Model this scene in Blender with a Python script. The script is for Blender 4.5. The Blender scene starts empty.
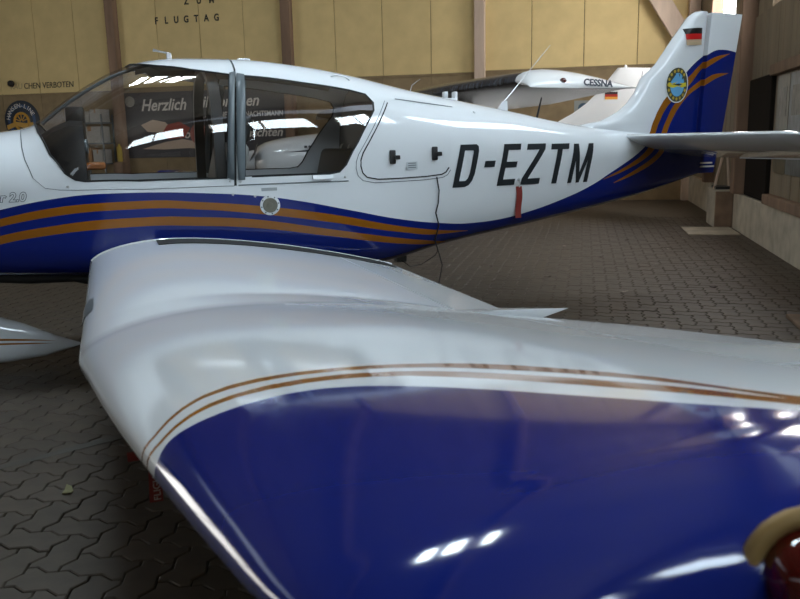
import bpy, bmesh, math, random
from mathutils import Vector, Matrix, geometry

# ------------------------------------------------------------------ camera, world, lights
scene = bpy.context.scene
COL = scene.collection
CAM = Vector((0.0, -5.25, 1.30))
R_ = Vector((0.94089027, -0.3379483, -0.0227255))
D_ = Vector((-0.08649849, -0.17486925, -0.98078477))
F_ = Vector((0.32748056, 0.92477656, -0.1937648))
cd = bpy.data.cameras.new('camera')
cd.sensor_width = 36.0
cd.lens = 810.0 / 800.0 * 36.0
cd.clip_start = 0.02
cd.dof.use_dof = True
cd.dof.focus_distance = 4.8
cd.dof.aperture_fstop = 8.0
cam = bpy.data.objects.new('camera', cd)
COL.objects.link(cam)
m = Matrix((R_, -D_, -F_)).transposed().to_4x4()
m.translation = CAM
cam.matrix_world = m
scene.camera = cam

world = bpy.data.worlds.new('world')
scene.world = world
world.use_nodes = True
world.node_tree.nodes['Background'].inputs[0].default_value = (0.75, 0.85, 1.0, 1)
world.node_tree.nodes['Background'].inputs[1].default_value = 1.0

scene.view_settings.view_transform = 'Standard'
scene.view_settings.look = 'None'
scene.view_settings.gamma = 1.0
scene.view_settings.use_curve_mapping = False
scene.view_settings.exposure = 0.5
WIN_RIGHT = 13.5      # daylight strength of the panes, by wall
WIN_FRONT = 1.5
WIN_NEAR = 13.5
DOOR_LEFT = 3.9
WIN_ROOF = 40.0

random.seed(7)
I4 = Matrix.Identity(4)
HA = math.radians(32.3)
# hangar frame: a runs right along the far wall, b runs from the camera to the far wall
HM = Matrix.Translation((CAM.x, CAM.y, 0)) @ Matrix.Rotation(-HA, 4, 'Z')
A_RIGHT, B_BACK, A_LEFT, B_FRONT, Z_EAVE = 2.08, 17.0, -16.0, -5.5, 4.6

# ------------------------------------------------------------------ material helpers
def mat(name, color, rough=0.5, metal=0.0, spec=0.5, coat=0.0, emit=None, estr=0.0, noise=None, bump=None):
    mt = bpy.data.materials.new(name)
    mt.use_nodes = True
    nt = mt.node_tree
    p = nt.nodes['Principled BSDF']
    p.inputs['Base Color'].default_value = (*color, 1)
    p.inputs['Roughness'].default_value = rough
    p.inputs['Metallic'].default_value = metal
    p.inputs['Specular IOR Level'].default_value = spec
    p.inputs['Coat Weight'].default_value = coat
    p.inputs['Coat Roughness'].default_value = 0.04
    if emit:
        p.inputs['Emission Color'].default_value = (*emit, 1)
        p.inputs['Emission Strength'].default_value = estr
    if noise:
        scale, amount, stretch = noise
        tc = nt.nodes.new('ShaderNodeTexCoord')
        mp = nt.nodes.new('ShaderNodeMapping')
        mp.inputs['Scale'].default_value = stretch
        nz = nt.nodes.new('ShaderNodeTexNoise')
        nz.inputs['Scale'].default_value = scale
        nz.inputs['Detail'].default_value = 6
        nt.links.new(tc.outputs['Object'], mp.inputs[0])
        nt.links.new(mp.outputs[0], nz.inputs['Vector'])
        cr = nt.nodes.new('ShaderNodeMapRange')
        cr.inputs[1].default_value = 0.3
        cr.inputs[2].default_value = 0.7
        cr.inputs[3].default_value = 1 - amount
        cr.inputs[4].default_value = 1 + amount
        nt.links.new(nz.outputs[0], cr.inputs[0])
        oi = nt.nodes.new('ShaderNodeObjectInfo')
        r2 = nt.nodes.new('ShaderNodeMapRange')
        r2.inputs[3].default_value = 1 - amount * .5
        r2.inputs[4].default_value = 1 + amount * .5
        nt.links.new(oi.outputs['Random'], r2.inputs[0])
        mu = nt.nodes.new('ShaderNodeMath'); mu.operation = 'MULTIPLY'
        nt.links.new(cr.outputs[0], mu.inputs[0]); nt.links.new(r2.outputs[0], mu.inputs[1])
        vm = nt.nodes.new('ShaderNodeVectorMath'); vm.operation = 'SCALE'
        vm.inputs[0].default_value = color
        nt.links.new(mu.outputs[0], vm.inputs['Scale'])
        nt.links.new(vm.outputs[0], p.inputs['Base Color'])
        if bump:
            bp = nt.nodes.new('ShaderNodeBump')
            bp.inputs['Strength'].default_value = bump
            bp.inputs['Distance'].default_value = 0.01
            nt.links.new(nz.outputs[0], bp.inputs['Height'])
            nt.links.new(bp.outputs[0], p.inputs['Normal'])
    return mt

def paint_mat(name, base, u_axis, v_axis, u_rng, v_rng, layers, rough=0.09, coat=0.15, absv=False):
    """paint with bands bounded by curves v(u) in the object's own coordinates"""
    mt = bpy.data.materials.new(name); mt.use_nodes = True
    nt = mt.node_tree; N = nt.nodes; L = nt.links
    p = N['Principled BSDF']
    p.inputs['Roughness'].default_value = rough
    p.inputs['Coat Weight'].default_value = coat
    p.inputs['Coat Roughness'].default_value = 0.02
    tc = N.new('ShaderNodeTexCoord'); sp = N.new('ShaderNodeSeparateXYZ')
    L.new(tc.outputs['Object'], sp.inputs[0])
    v_out = sp.outputs[v_axis]
    if absv:
        ab = N.new('ShaderNodeMath'); ab.operation = 'ABSOLUTE'
        L.new(v_out, ab.inputs[0]); v_out = ab.outputs[0]
    mu = N.new('ShaderNodeMapRange'); mu.inputs[1].default_value, mu.inputs[2].default_value = u_rng
    L.new(sp.outputs[u_axis], mu.inputs[0])
    mv = N.new('ShaderNodeMapRange'); mv.inputs[1].default_value, mv.inputs[2].default_value = v_rng
    L.new(v_out, mv.inputs[0])
    def curve(pts):
        n = N.new('ShaderNodeFloatCurve')
        c = n.mapping.curves[0]
        q = [((a - u_rng[0]) / (u_rng[1] - u_rng[0]), (b - v_rng[0]) / (v_rng[1] - v_rng[0])) for a, b in pts]
        q = [(min(max(a, 0), 1), min(max(b, 0), 1)) for a, b in q]
        while len(c.points) < len(q): c.points.new(0.5, 0.5)
        for i, (a, b) in enumerate(q): c.points[i].location = (a, b)
        for pt in c.points: pt.handle_type = 'AUTO_CLAMPED'
        n.mapping.update()
        L.new(mu.outputs[0], n.inputs['Value'])
        return n.outputs[0]
    cur = None
    for color, lo, hi, ur in layers:
        terms = []
        for pts, op in ((lo, 'GREATER_THAN'), (hi, 'LESS_THAN')):
            if pts:
                g = N.new('ShaderNodeMath'); g.operation = op
                L.new(mv.outputs[0], g.inputs[0]); L.new(curve(pts), g.inputs[1]); terms.append(g.outputs[0])
        if ur:
            for val, op in ((ur[0], 'GREATER_THAN'), (ur[1], 'LESS_THAN')):
                g = N.new('ShaderNodeMath'); g.operation = op
                L.new(sp.outputs[u_axis], g.inputs[0]); g.inputs[1].default_value = val; terms.append(g.outputs[0])
        f = terms[0]
        for t in terms[1:]:
            mm = N.new('ShaderNodeMath'); mm.operation = 'MULTIPLY'
            L.new(f, mm.inputs[0]); L.new(t, mm.inputs[1]); f = mm.outputs[0]
        mx = N.new('ShaderNodeMix'); mx.data_type = 'RGBA'
        L.new(f, mx.inputs[0])
        if cur is None: mx.inputs[6].default_value = (*base, 1)
        else: L.new(cur, mx.inputs[6])
        mx.inputs[7].default_value = (*color, 1)
        cur = mx.outputs[2]
    L.new(cur, p.inputs['Base Color'])
    return mt

def glass_mat(name, tint, gloss=1.0):
    mt = bpy.data.materials.new(name); mt.use_nodes = True
    nt = mt.node_tree; N = nt.nodes; L = nt.links
    N.remove(N['Principled BSDF'])
    tr = N.new('ShaderNodeBsdfTransparent'); tr.inputs[0].default_value = (*tint, 1)
    gl = N.new('ShaderNodeBsdfGlossy'); gl.inputs['Roughness'].default_value = 0.015
    fr = N.new('ShaderNodeFresnel'); fr.inputs[0].default_value = 1.5
    mu = N.new('ShaderNodeMath'); mu.operation = 'MULTIPLY'; mu.inputs[1].default_value = gloss; mu.use_clamp = True
    L.new(fr.outputs[0], mu.inputs[0])
    mi = N.new('ShaderNodeMath'); mi.operation = 'MINIMUM'; mi.inputs[1].default_value = 0.22
    L.new(mu.outputs[0], mi.inputs[0])
    mx = N.new('ShaderNodeMixShader')
    L.new(mi.outputs[0], mx.inputs[0]); L.new(tr.outputs[0], mx.inputs[1]); L.new(gl.outputs[0], mx.inputs[2])
    L.new(mx.outputs[0], N['Material Output'].inputs[0])
    return mt

# ------------------------------------------------------------------ object helpers
WMAT = {}
def add(name, geom, material, parent=None, frame=I4, recenter=False, smooth=None,
        label=None, cat=None, group=None, kind=None, world=None):
    verts, faces = geom[0], geom[1]
    verts = [Vector(v) for v in verts]
    M_ = frame
    if recenter:
        lo = [min(v[i] for v in verts) for i in range(3)]; hi = [max(v[i] for v in verts) for i in range(3)]
        c = Vector(((lo[0] + hi[0]) / 2, (lo[1] + hi[1]) / 2, lo[2]))
        verts = [v - c for v in verts]
        M_ = frame @ Matrix.Translation(c)
    me = bpy.data.meshes.new(name)
    me.from_pydata(verts, [], faces)
    if len(geom) > 2:
        for mm in material: me.materials.append(mm)
        me.polygons.foreach_set('material_index', geom[2])
    else:
        me.materials.append(material)
    if smooth is not None:
        me.polygons.foreach_set('use_smooth', [True] * len(me.polygons))
        me.set_sharp_from_angle(angle=math.radians(smooth))
    me.update()
    o = bpy.data.objects.new(name, me)
    place(o, M_, parent)
    props(o, label, cat, group, kind)
    return o

def place(o, M_, parent=None):
    COL.objects.link(o)
    WMAT[o.name] = M_
    if parent is not None:
        o.parent = parent
        o.matrix_basis = WMAT[parent.name].inverted() @ M_
    else:
        o.matrix_basis = M_

def props(o, label=None, cat=None, group=None, kind=None):
    if label: o['label'] = label
    if cat: o['category'] = cat
    if group: o['group'] = group
    if kind: o['kind'] = kind

def empty(name, M_, label, cat, group=None):
    o = bpy.data.objects.new(name, None)
    o.empty_display_size = 0.1
    place(o, M_)
    props(o, label, cat, group)
    return o

def share(name, src, M_, parent=None, **k):
    o = bpy.data.objects.new(name, src.data)
    place(o, M_, parent); props(o, **k)
    return o

def gbox(x0, x1, y0, y1, z0, z1):
    v = [(x, y, z) for z in (z0, z1) for y in (y0, y1) for x in (x0, x1)]
    f = [(0, 2, 3, 1), (4, 5, 7, 6), (0, 1, 5, 4), (2, 6, 7, 3), (0, 4, 6, 2), (1, 3, 7, 5)]
    return v, f

def gbevel(g, r=0.01, seg=2):
    bm = bmesh.new()
    vs = [bm.verts.new(v) for v in g[0]]
    for f in g[1]: bm.faces.new([vs[i] for i in f])
    bmesh.ops.bevel(bm, geom=list(bm.edges), offset=r, segments=seg, profile=0.5, affect='EDGES', clamp_overlap=True)
    bm.verts.ensure_lookup_table()
    out = ([v.co.copy() for v in bm.verts], [[v.index for v in f.verts] for f in bm.faces])
    bm.verts.index_update()
    out = ([v.co.copy() for v in bm.verts], [[v.index for v in f.verts] for f in bm.faces])
    bm.free()
    return out

def merge(*gs):
    V, Fc = [], []
    for g in gs:
        n = len(V)
        V += [tuple(v) for v in g[0]]
        Fc += [tuple(i + n for i in f) for f in g[1]]
    return V, Fc

def xf(g, M_):
    return [M_ @ Vector(v) for v in g[0]], g[1]

def loft(secs, closed=True, cap0=True, cap1=True):
    n = len(secs[0]); V = [p for s in secs for p in s]; Fc = []
    for i in range(len(secs) - 1):
        for j in range(n if closed else n - 1):
            k = (j + 1) % n
            Fc.append((i * n + j, i * n + k, (i + 1) * n + k, (i + 1) * n + j))
    if cap0: Fc.append(tuple(range(n))[::-1])
    if cap1: Fc.append(tuple((len(secs) - 1) * n + j for j in range(n)))
    return V, Fc

def tube(pts, r, seg=8):
    pts = [Vector(p) for p in pts]
    rs = r if isinstance(r, (list, tuple)) else [r] * len(pts)
    secs = []
    up = Vector((0.13, 0.27, 0.95))
    for i, p in enumerate(pts):
        d = (pts[min(i + 1, len(pts) - 1)] - pts[max(i - 1, 0)]).normalized()
        x = d.cross(up)
        if x.length < 1e-4: x = d.cross(Vector((1, 0, 0)))
        x.normalize(); y = d.cross(x)
        secs.append([p + (x * math.cos(t) + y * math.sin(t)) * rs[i] for t in [2 * math.pi * k / seg for k in range(seg)]])
    return loft(secs)

def lathe(profile, M_=I4, seg=24):
    secs = [[(r * math.cos(2 * math.pi * k / seg), r * math.sin(2 * math.pi * k / seg), h) for k in range(seg)] for r, h in profile]
    g = loft(secs, True, profile[0][0] > 1e-5, profile[-1][0] > 1e-5)
    return xf(g, M_)

def ellipsoid(c, rx, ry, rz, nu=16, nv=10):
    secs = []
    for j in range(nv + 1):
        t = -math.pi / 2 + math.pi * j / nv
        cr = max(math.cos(t), 0.001)
        secs.append([(c[0] + rx * cr * math.cos(2 * math.pi * k / nu), c[1] + ry * cr * math.sin(2 * math.pi * k / nu), c[2] + rz * math.sin(t)) for k in range(nu)])
    return loft(secs)

def torus(R, r, M_=I4, n=32, k=10):
    V = []; Fc = []
    for i in range(n):
        a = 2 * math.pi * i / n
        for j in range(k):
            b = 2 * math.pi * j / k
            V.append(((R + r * math.cos(b)) * math.cos(a), (R + r * math.cos(b)) * math.sin(a), r * math.sin(b)))
    for i in range(n):
        for j in range(k):
            Fc.append((i * k + j, ((i + 1) % n) * k + j, ((i + 1) % n) * k + (j + 1) % k, i * k + (j + 1) % k))
    return xf((V, Fc), M_)

def prism(poly, t0, t1, f):
    """extrude a 2D polygon; f(u, v, t) -> point"""
    n = len(poly)
    V = [f(u, v, t0) for u, v in poly] + [f(u, v, t1) for u, v in poly]
    Fc = [tuple(range(n))[::-1], tuple(range(n, 2 * n))]
    Fc += [(i, (i + 1) % n, n + (i + 1) % n, n + i) for i in range(n)]
    return V, Fc

def text(name, s, size, material, M_, parent=None, ext=0.001, shear=0.0, align='LEFT', sx=1.0, bold=0.0):
    cu = bpy.data.curves.new(name, 'FONT')
    cu.body = s; cu.size = size; cu.extrude = ext; cu.shear = shear; cu.align_x = align; cu.offset = bold
    cu.resolution_u = 3
    o = bpy.data.objects.new(name, cu)
    COL.objects.link(o)
    dg = bpy.context.evaluated_depsgraph_get()
    me = bpy.data.meshes.new_from_object(o.evaluated_get(dg))
    bpy.data.objects.remove(o)
    me.transform(Matrix.Diagonal((sx, 1, 1, 1)))
    me.materials.clear(); me.materials.append(material)
    ob = bpy.data.objects.new(name, me)
    place(ob, M_, parent)
    return ob

def interp(x, tab):
    if x <= tab[0][0]: return tab[0][1]
    for (a, b), (c, d) in zip(tab, tab[1:]):
        if x <= c: return b + (d - b) * (x - a) / (c - a)
    return tab[-1][1]

#GEO-BEGIN
def pchip(tab):
    xs = [a for a, b in tab]; ys = [b for a, b in tab]; n = len(xs)
    h = [xs[i + 1] - xs[i] for i in range(n - 1)]; dl = [(ys[i + 1] - ys[i]) / h[i] for i in range(n - 1)]
    d = [0.0] * n
    d[0], d[-1] = dl[0], dl[-1]
    for i in range(1, n - 1):
        if dl[i - 1] * dl[i] > 0:
            w1 = 2 * h[i] + h[i - 1]; w2 = h[i] + 2 * h[i - 1]
            d[i] = (w1 + w2) / (w1 / dl[i - 1] + w2 / dl[i])
    def f(x):
        x = min(max(x, xs[0]), xs[-1])
        i = 0
        while i < n - 2 and x > xs[i + 1]: i += 1
        t = (x - xs[i]) / h[i]
        return ((1 + 2 * t) * (1 - t) ** 2 * ys[i] + t * (1 - t) ** 2 * h[i] * d[i]
                + t * t * (3 - 2 * t) * ys[i + 1] + t * t * (t - 1) * h[i] * d[i + 1])
    return f

f_top = pchip([(-1.55, 1.16), (-1.45, 1.24), (-1.2, 1.31), (-.8, 1.37), (-.5, 1.40), (-.40, 1.415), (-.367, 1.431), (-.22, 1.543), (-.046, 1.656), (.129, 1.743),
               (.303, 1.79), (.48, 1.803), (.81, 1.801), (1.22, 1.761), (1.55, 1.701), (1.9, 1.622), (2.26, 1.555), (2.64, 1.486),
               (3.04, 1.406), (3.33, 1.36), (3.8, 1.32), (4.33, 1.29)])
f_bot = pchip([(-1.55, .86), (-1.45, .76), (-1.2, .66), (-.6, .60), (0, .56), (.8, .51), (1.5, .51), (1.7, .53), (2.04, .60), (2.87, .712), (3.8, .865), (4.33, .985)])
f_belt = pchip([(-1.55, 1.02), (-1.2, 1.04), (-.6, 1.065), (1.3, 1.065), (2.0, 1.10), (3.0, 1.12), (4.33, 1.13)])
f_w = pchip([(-1.55, .22), (-1.45, .34), (-1.2, .44), (-.8, .51), (-.4, .555), (0, .57), (1.3, .57), (2.0, .48), (3.0, .29), (3.8, .14), (4.33, .05)])
f_m = pchip([(-1.55, 2.0), (-.6, 2.3), (-.2, 2.5), (.3, 2.7), (1.3, 2.7), (2.0, 2.5), (3.0, 2.3), (4.33, 2.0)])
F_N = 5.0

def body_pt(X, phi, off=0.0):
    """point on the fuselage: phi in degrees, -90 belly, 0 port belt, 90 crown, 180 starboard belt"""
    import math as _m
    w, zb = f_w(X), f_belt(X)
    p = phi
    while p < -90: p += 360
    while p > 270: p -= 360
    side = -1.0
    if p > 90: p, side = 180 - p, 1.0
    a = _m.radians(p)
    c, s = max(_m.cos(a), 0.0), _m.sin(a)
    if s >= 0:
        e = 2.0 / f_m(X)
        return (X, side * (w + off) * c ** e, zb + (f_top(X) + off - zb) * s ** e)
    e = 2.0 / F_N
    return (X, side * (w + off) * c ** e, zb - (zb - f_bot(X) + off) * (-s) ** e)

def body_y(X, Z):
    w, zb = f_w(X), f_belt(X)
    if Z >= zb: h, n = f_top(X) - zb, f_m(X)
    else: h, n = zb - f_bot(X), F_N
    t = min(abs(Z - zb) / h, 1.0)
    return -w * max(1 - t ** n, 0.0) ** (1 / n)

def body_phi(X, Z):
    import math as _m
    zb = f_belt(X)
    if Z >= zb: return _m.degrees(_m.asin(min(((Z - zb) / (f_top(X) - zb)), 1.0) ** (f_m(X) / 2)))
    return -_m.degrees(_m.asin(min(((zb - Z) / (zb - f_bot(X))), 1.0) ** (F_N / 2)))

CRANK, LE_CRANK = 2.40, 2.66
f_le = pchip([(0, -.13), (CRANK, -.13), (2.66, -.13), (3.0, -.098), (3.5, -.045), (4.0, .02), (4.4, .08), (4.56, .11), (4.68, .165), (4.74, .23), (4.78, .36)])
f_te = pchip([(0, 1.61), (CRANK, 1.61), (4.1, 1.27), (4.4, 1.2), (4.58, 1.10), (4.68, .95), (4.74, .78), (4.78, .56)])
TIP0, TIP1 = 4.60, 4.78
def wing_pt(y, xc, up, dz=0.0):
    """point of the port wing section at distance y from the centreline, xc chord fraction"""
    o = max(y - CRANK, 0.0)
    xl, xt = f_le(y), f_te(y)
    c = xt - xl
    zl, zt = .66 + .111 * max(y - LE_CRANK, 0.0), .545 + .195 * o
    t = .135 - .012 * o
    t0 = .113 * (f_te(TIP0) - f_le(TIP0)) / c
    if y > TIP0:
        s = min((y - TIP0) / (TIP1 - TIP0), 1.0)
        t = .113 * (f_te(TIP0) - f_le(TIP0)) * (max(1 - s * s, 0.0) ** .5 * 1.9 - .9) / c
    m_, p_ = .02, .3
    yt = 5 * t * (.2969 * xc ** .5 - .126 * xc - .3516 * xc ** 2 + .2843 * xc ** 3 - .1036 * xc ** 4)
    yc = m_ / p_ ** 2 * (2 * p_ * xc - xc * xc) if xc < p_ else m_ / (1 - p_) ** 2 * ((1 - 2 * p_) + 2 * p_ * xc - xc * xc)
    tl = t0 if y > TIP0 else t
    h = yc + yt if up else yc - yt * tl / t
    sl = (zt - zl) / c
    return (xl + c * xc - h * c * sl, -y, zl + (zt - zl) * xc + h * c + dz)
#GEO-END

# ------------------------------------------------------------------ materials
WHITE = (0.70, 0.72, 0.74)
BLUE = (0.004, 0.014, 0.15)
ORANGE = (0.27, 0.095, 0.008)
M = {}
M['white'] = mat('white_paint', WHITE, 0.12, coat=0.6)
M['trim_grey'] = mat('trim_grey', (0.10, 0.12, 0.13), 0.4)
M['black'] = mat('black_plastic', (0.012, 0.012, 0.013), 0.45)
M['rubber'] = mat('rubber', (0.015, 0.015, 0.015), 0.8)
M['letter'] = mat('letter_black', (0.018, 0.022, 0.026), 0.3)
M['leather'] = mat('seat_leather', (0.33, 0.33, 0.31), 0.45)
M['dark_leather'] = mat('dark_leather', (0.018, 0.02, 0.02), 0.5)
M['liner'] = mat('cabin_liner', (0.022, 0.02, 0.018), 0.8)
M['headliner'] = mat('headliner', (0.09, 0.085, 0.075), 0.85)
M['brass'] = mat('brass_ring', (0.30, 0.19, 0.07), 0.45, metal=0.2)
M['steel'] = mat('steel', (0.55, 0.55, 0.55), 0.3, metal=1.0)
M['red_lens'] = mat('red_lens', (0.07, 0.001, 0.001), 0.08, coat=1.0)
M['green_lens'] = mat('green_lens', (0.0, 0.12, 0.03), 0.08, coat=1.0)
M['clear'] = glass_mat('perspex', (0.88, 0.88, 0.88), 2.0)
M['wood_post'] = mat('post_wood', (0.23, 0.145, 0.095), 0.75, noise=(6, 0.25, (1, 1, 0.15)), bump=0.2)
M['wood_pale'] = mat('planed_wood', (0.58, 0.45, 0.35), 0.7, noise=(5, 0.15, (1, 1, 0.2)), bump=0.15)
M['panel'] = mat('cream_panel', (0.71, 0.545, 0.255), 0.7, noise=(3, 0.06, (1, 1, 1)))
M['panel_low'] = mat('brown_board', (0.27, 0.195, 0.105), 0.8, noise=(5, 0.14, (1, 1, 1)))
M['board'] = mat('side_board', (0.21, 0.165, 0.11), 0.75, noise=(4, 0.18, (1, 1, 0.12)), bump=0.2)
M['concrete'] = mat('concrete', (0.42, 0.37, 0.29), 0.85, noise=(4, 0.22, (1, 1, 1)), bump=0.3)
M['dark_brown'] = mat('brown_concrete', (0.20, 0.13, 0.085), 0.85, noise=(5, 0.25, (1, 1, 1)), bump=0.3)
M['roof'] = mat('roof_board', (0.20, 0.15, 0.10), 0.8, noise=(3, 0.2, (1, 0.1, 1)))
M['dark_door'] = mat('dark_panel', (0.014, 0.011, 0.009), 0.95, spec=.1)
M['paint_black'] = mat('sign_black', (0.02, 0.017, 0.014), 0.6)
M['sand'] = mat('joint_sand', (0.035, 0.030, 0.025), 0.95)
M['banner'] = mat('banner_slate', (0.045, 0.045, 0.055), 0.6)
M['banner_text'] = mat('banner_white', (0.70, 0.66, 0.60), 0.6)
M['banner_red'] = mat('banner_red', (0.32, 0.045, 0.03), 0.6)
M['banner_skin'] = mat('banner_beige', (0.55, 0.42, 0.32), 0.6)
M['red_tag'] = mat('red_ribbon', (0.22, 0.022, 0.016), 0.7)
M['tag_text'] = mat('ribbon_print', (0.6, 0.5, 0.45), 0.7)
M['yellow'] = mat('yellow_plastic', (0.5, 0.36, 0.05), 0.5)
M['cream_box'] = mat('pale_carton', (0.42, 0.40, 0.37), 0.7)
M['orange_box'] = mat('tan_carton', (0.38, 0.20, 0.09), 0.7)

def pane(name, s, col=(0.72, 0.88, 1.0)):
    return mat(name, (0.8, 0.8, 0.8), 0.3, emit=col, estr=s)
M['pane_right'] = pane('daylit_pane_side', WIN_RIGHT, (1.0, 1.0, 1.0))
M['pane_near'] = pane('daylit_pane_near', WIN_NEAR)
M['pane_front'] = pane('daylit_pane_front', WIN_FRONT)
M['pane_roof'] = pane('daylit_pane_roof', WIN_ROOF)

# paver material: grey brown, per-stone variation
def paver_mat():
    mt = mat('paver', (0.074, 0.057, 0.041), 0.55, spec=.55, noise=(9, 0.22, (1, 1, 1)), bump=0.25)
    return mt
M['paver'] = paver_mat()

FX = (-1.8, 4.9); FZ = (0.3, 2.4)
blue_top = [(-1.7, .62), (-1.2, .80), (-0.85, .91), (-0.541, 0.986), (-0.244, 1.036), (-0.042, 1.049), (0.216, 1.046), (0.484, 1.031), (0.819, 1.0), (1.052, 0.96),
            (1.354, 0.892), (1.684, 0.817), (1.974, 0.772), (2.207, 0.754), (2.449, 0.763), (2.698, 0.801), (2.956, 0.861),
            (3.223, 0.945), (3.411, 1.029), (3.554, 1.095), (3.703, 1.175), (3.80, 1.24), (3.852, 1.30), (3.892, 1.40), (3.976, 1.547), (4.148, 1.73),
            (4.325, 1.856), (4.509, 1.917), (4.682, 1.897), (4.8, 1.86)]
o1 = ([(-1.7, .50), (-1.2, .70), (-.85, .81), (-0.551, 0.897), (-0.253, 0.943), (-0.051, 0.957), (0.209, 0.958), (0.477, 0.939), (0.756, 0.905), (1.227, 0.827), (1.685, 0.736), (1.984, 0.698), (2.2, 0.702)],
      [(-1.7, .55), (-1.2, .75), (-.85, .86), (-0.546, 0.939), (-0.248, 0.988), (-0.047, 1.0), (0.212, 1.002), (0.48, 0.981), (0.759, 0.951), (1.229, 0.875), (1.684, 0.774), (1.98, 0.725), (2.2, 0.704)])
o2 = ([(-1.2, .60), (-.85, .715), (-0.561, 0.804), (-0.262, 0.845), (-0.059, 0.858), (0.201, 0.862), (0.471, 0.847), (0.752, 0.822), (1.226, 0.743), (1.691, 0.661), (1.95, 0.632), (2.1, 0.63)],
      [(-1.2, .65), (-.85, .76), (-0.556, 0.849), (-0.258, 0.893), (-0.055, 0.909), (0.205, 0.911), (0.475, 0.897), (0.755, 0.871), (1.227, 0.785), (1.687, 0.698), (1.95, 0.655), (2.1, 0.632)])
# the pair of stripes that sweeps up the tail
t1 = ([(3.35, .985), (3.55, 1.04), (3.75, 1.12), (3.86, 1.20), (3.91, 1.305), (3.958, 1.436), (4.026, 1.524), (4.22, 1.662), (4.334, 1.766), (4.442, 1.825), (4.59, 1.888)],
      [(3.35, .990), (3.55, 1.065), (3.74, 1.16), (3.82, 1.24), (3.857, 1.31), (3.887, 1.415), (3.929, 1.495), (3.979, 1.56), (4.216, 1.728), (4.304, 1.795), (4.44, 1.862), (4.59, 1.89)])
t2 = ([(3.45, .955), (3.65, 1.01), (3.86, 1.10), (3.97, 1.20), (4.019, 1.302), (4.068, 1.42), (4.119, 1.494), (4.224, 1.589), (4.341, 1.648), (4.45, 1.70), (4.59, 1.744)],
      [(3.45, .96), (3.65, 1.04), (3.85, 1.14), (3.93, 1.22), (3.965, 1.303), (4.013, 1.421), (4.063, 1.509), (4.151, 1.582), (4.338, 1.692), (4.448, 1.737), (4.59, 1.746)])
M['fus'] = paint_mat('fuselage_paint', WHITE, 0, 2, FX, FZ, [
    (BLUE, None, blue_top, None),
    (ORANGE, o1[0], o1[1], (-1.7, 2.2)), (ORANGE, o2[0], o2[1], (-1.2, 2.1)),
    (ORANGE, t1[0], t1[1], (3.35, 4.59)), (ORANGE, t2[0], t2[1], (3.45, 4.59))])
WX = (-0.2, 1.3); WY = (3.5, 4.9)
wb = [(-0.1, 4.17), (0.0, 4.1), (0.033, 4.046), (0.049, 4.013), (0.068, 4.0), (0.09, 3.998), (0.115, 3.999), (0.143, 4.003), (0.174, 4.008), (0.208, 4.017), (0.245, 4.031), (0.286, 4.054), (0.329, 4.086), (0.376, 4.131), (0.425, 4.188), (0.478, 4.256), (0.533, 4.334), (0.592, 4.417), (0.654, 4.499), (0.719, 4.574), (0.839, 4.694), (1.25, 4.814)]
lt = [(-0.1, 4.08), (0.0, 4.03), (0.026, 3.983), (0.041, 3.977), (0.06, 3.959), (0.083, 3.941), (0.108, 3.929), (0.138, 3.924), (0.171, 3.926), (0.207, 3.934), (0.247, 3.947), (0.291, 3.965), (0.338, 3.988), (0.388, 4.018), (0.443, 4.058), (0.5, 4.113), (0.561, 4.187), (0.626, 4.282), (0.694, 4.401), (0.766, 4.541), (0.886, 4.661), (1.25, 4.781)]
lb = [(-0.1, 4.09), (0.0, 4.04), (0.026, 3.997), (0.041, 3.992), (0.06, 3.976), (0.083, 3.96), (0.108, 3.95), (0.138, 3.948), (0.171, 3.953), (0.207, 3.964), (0.247, 3.98), (0.291, 4.0), (0.338, 4.026), (0.388, 4.059), (0.443, 4.11), (0.5, 4.178), (0.561, 4.263), (0.626, 4.362), (0.694, 4.472), (0.766, 4.597), (0.886, 4.717), (1.25, 4.837)]
ut = [(-0.1, 4.04), (0.0, 3.975), (0.02, 3.937), (0.034, 3.931), (0.052, 3.91), (0.074, 3.886), (0.1, 3.867), (0.13, 3.856), (0.163, 3.855), (0.2, 3.863), (0.241, 3.878), (0.286, 3.899), (0.335, 3.923), (0.387, 3.951), (0.444, 3.982), (0.504, 4.023), (0.568, 4.082), (0.636, 4.172), (0.708, 4.313), (0.783, 4.531), (0.903, 4.651), (1.25, 4.771)]
ub = [(-0.1, 4.05), (0.0, 3.985), (0.02, 3.951), (0.034, 3.945), (0.052, 3.926), (0.074, 3.904), (0.1, 3.886), (0.13, 3.878), (0.163, 3.882), (0.2, 3.892), (0.241, 3.908), (0.286, 3.929), (0.335, 3.955), (0.387, 3.984), (0.444, 4.023), (0.504, 4.074), (0.568, 4.149), (0.636, 4.246), (0.708, 4.378), (0.783, 4.584), (0.903, 4.704), (1.25, 4.824)]
M['wing'] = paint_mat('wing_paint', WHITE, 0, 1, WX, WY, [
    (BLUE, wb, None, None), (ORANGE, lt, lb, None), (ORANGE, ut, ub, None)], absv=True)

# ------------------------------------------------------------------ hangar shell
def hadd(name, g, m_, **k):
    k.setdefault('frame', HM)
    return add(name, g, m_, **k)

floor = hadd('floor', gbox(A_LEFT, A_RIGHT + .2, B_FRONT, B_BACK + .2, -0.10, -0.012), M['sand'], kind='structure')

# interlocking pavers in herringbone
PW = 0.1125
def edge_pts(p, q):
    """zigzag along a unit cell edge, the same whichever stone uses it"""
    a = 0.10
    rev = (q[0] + q[1]) < (p[0] + p[1])
    s, e = (q, p) if rev else (p, q)
    hor = s[1] == e[1]
    out = []
    for t, o in ((0, 0), (.28, a), (.72, -a)):
        out.append((s[0] + t, s[1] + o) if hor else (s[0] - o, s[1] + t))
    out.append(e)
    if rev: out = out[::-1]
    return out[:-1]

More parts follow.
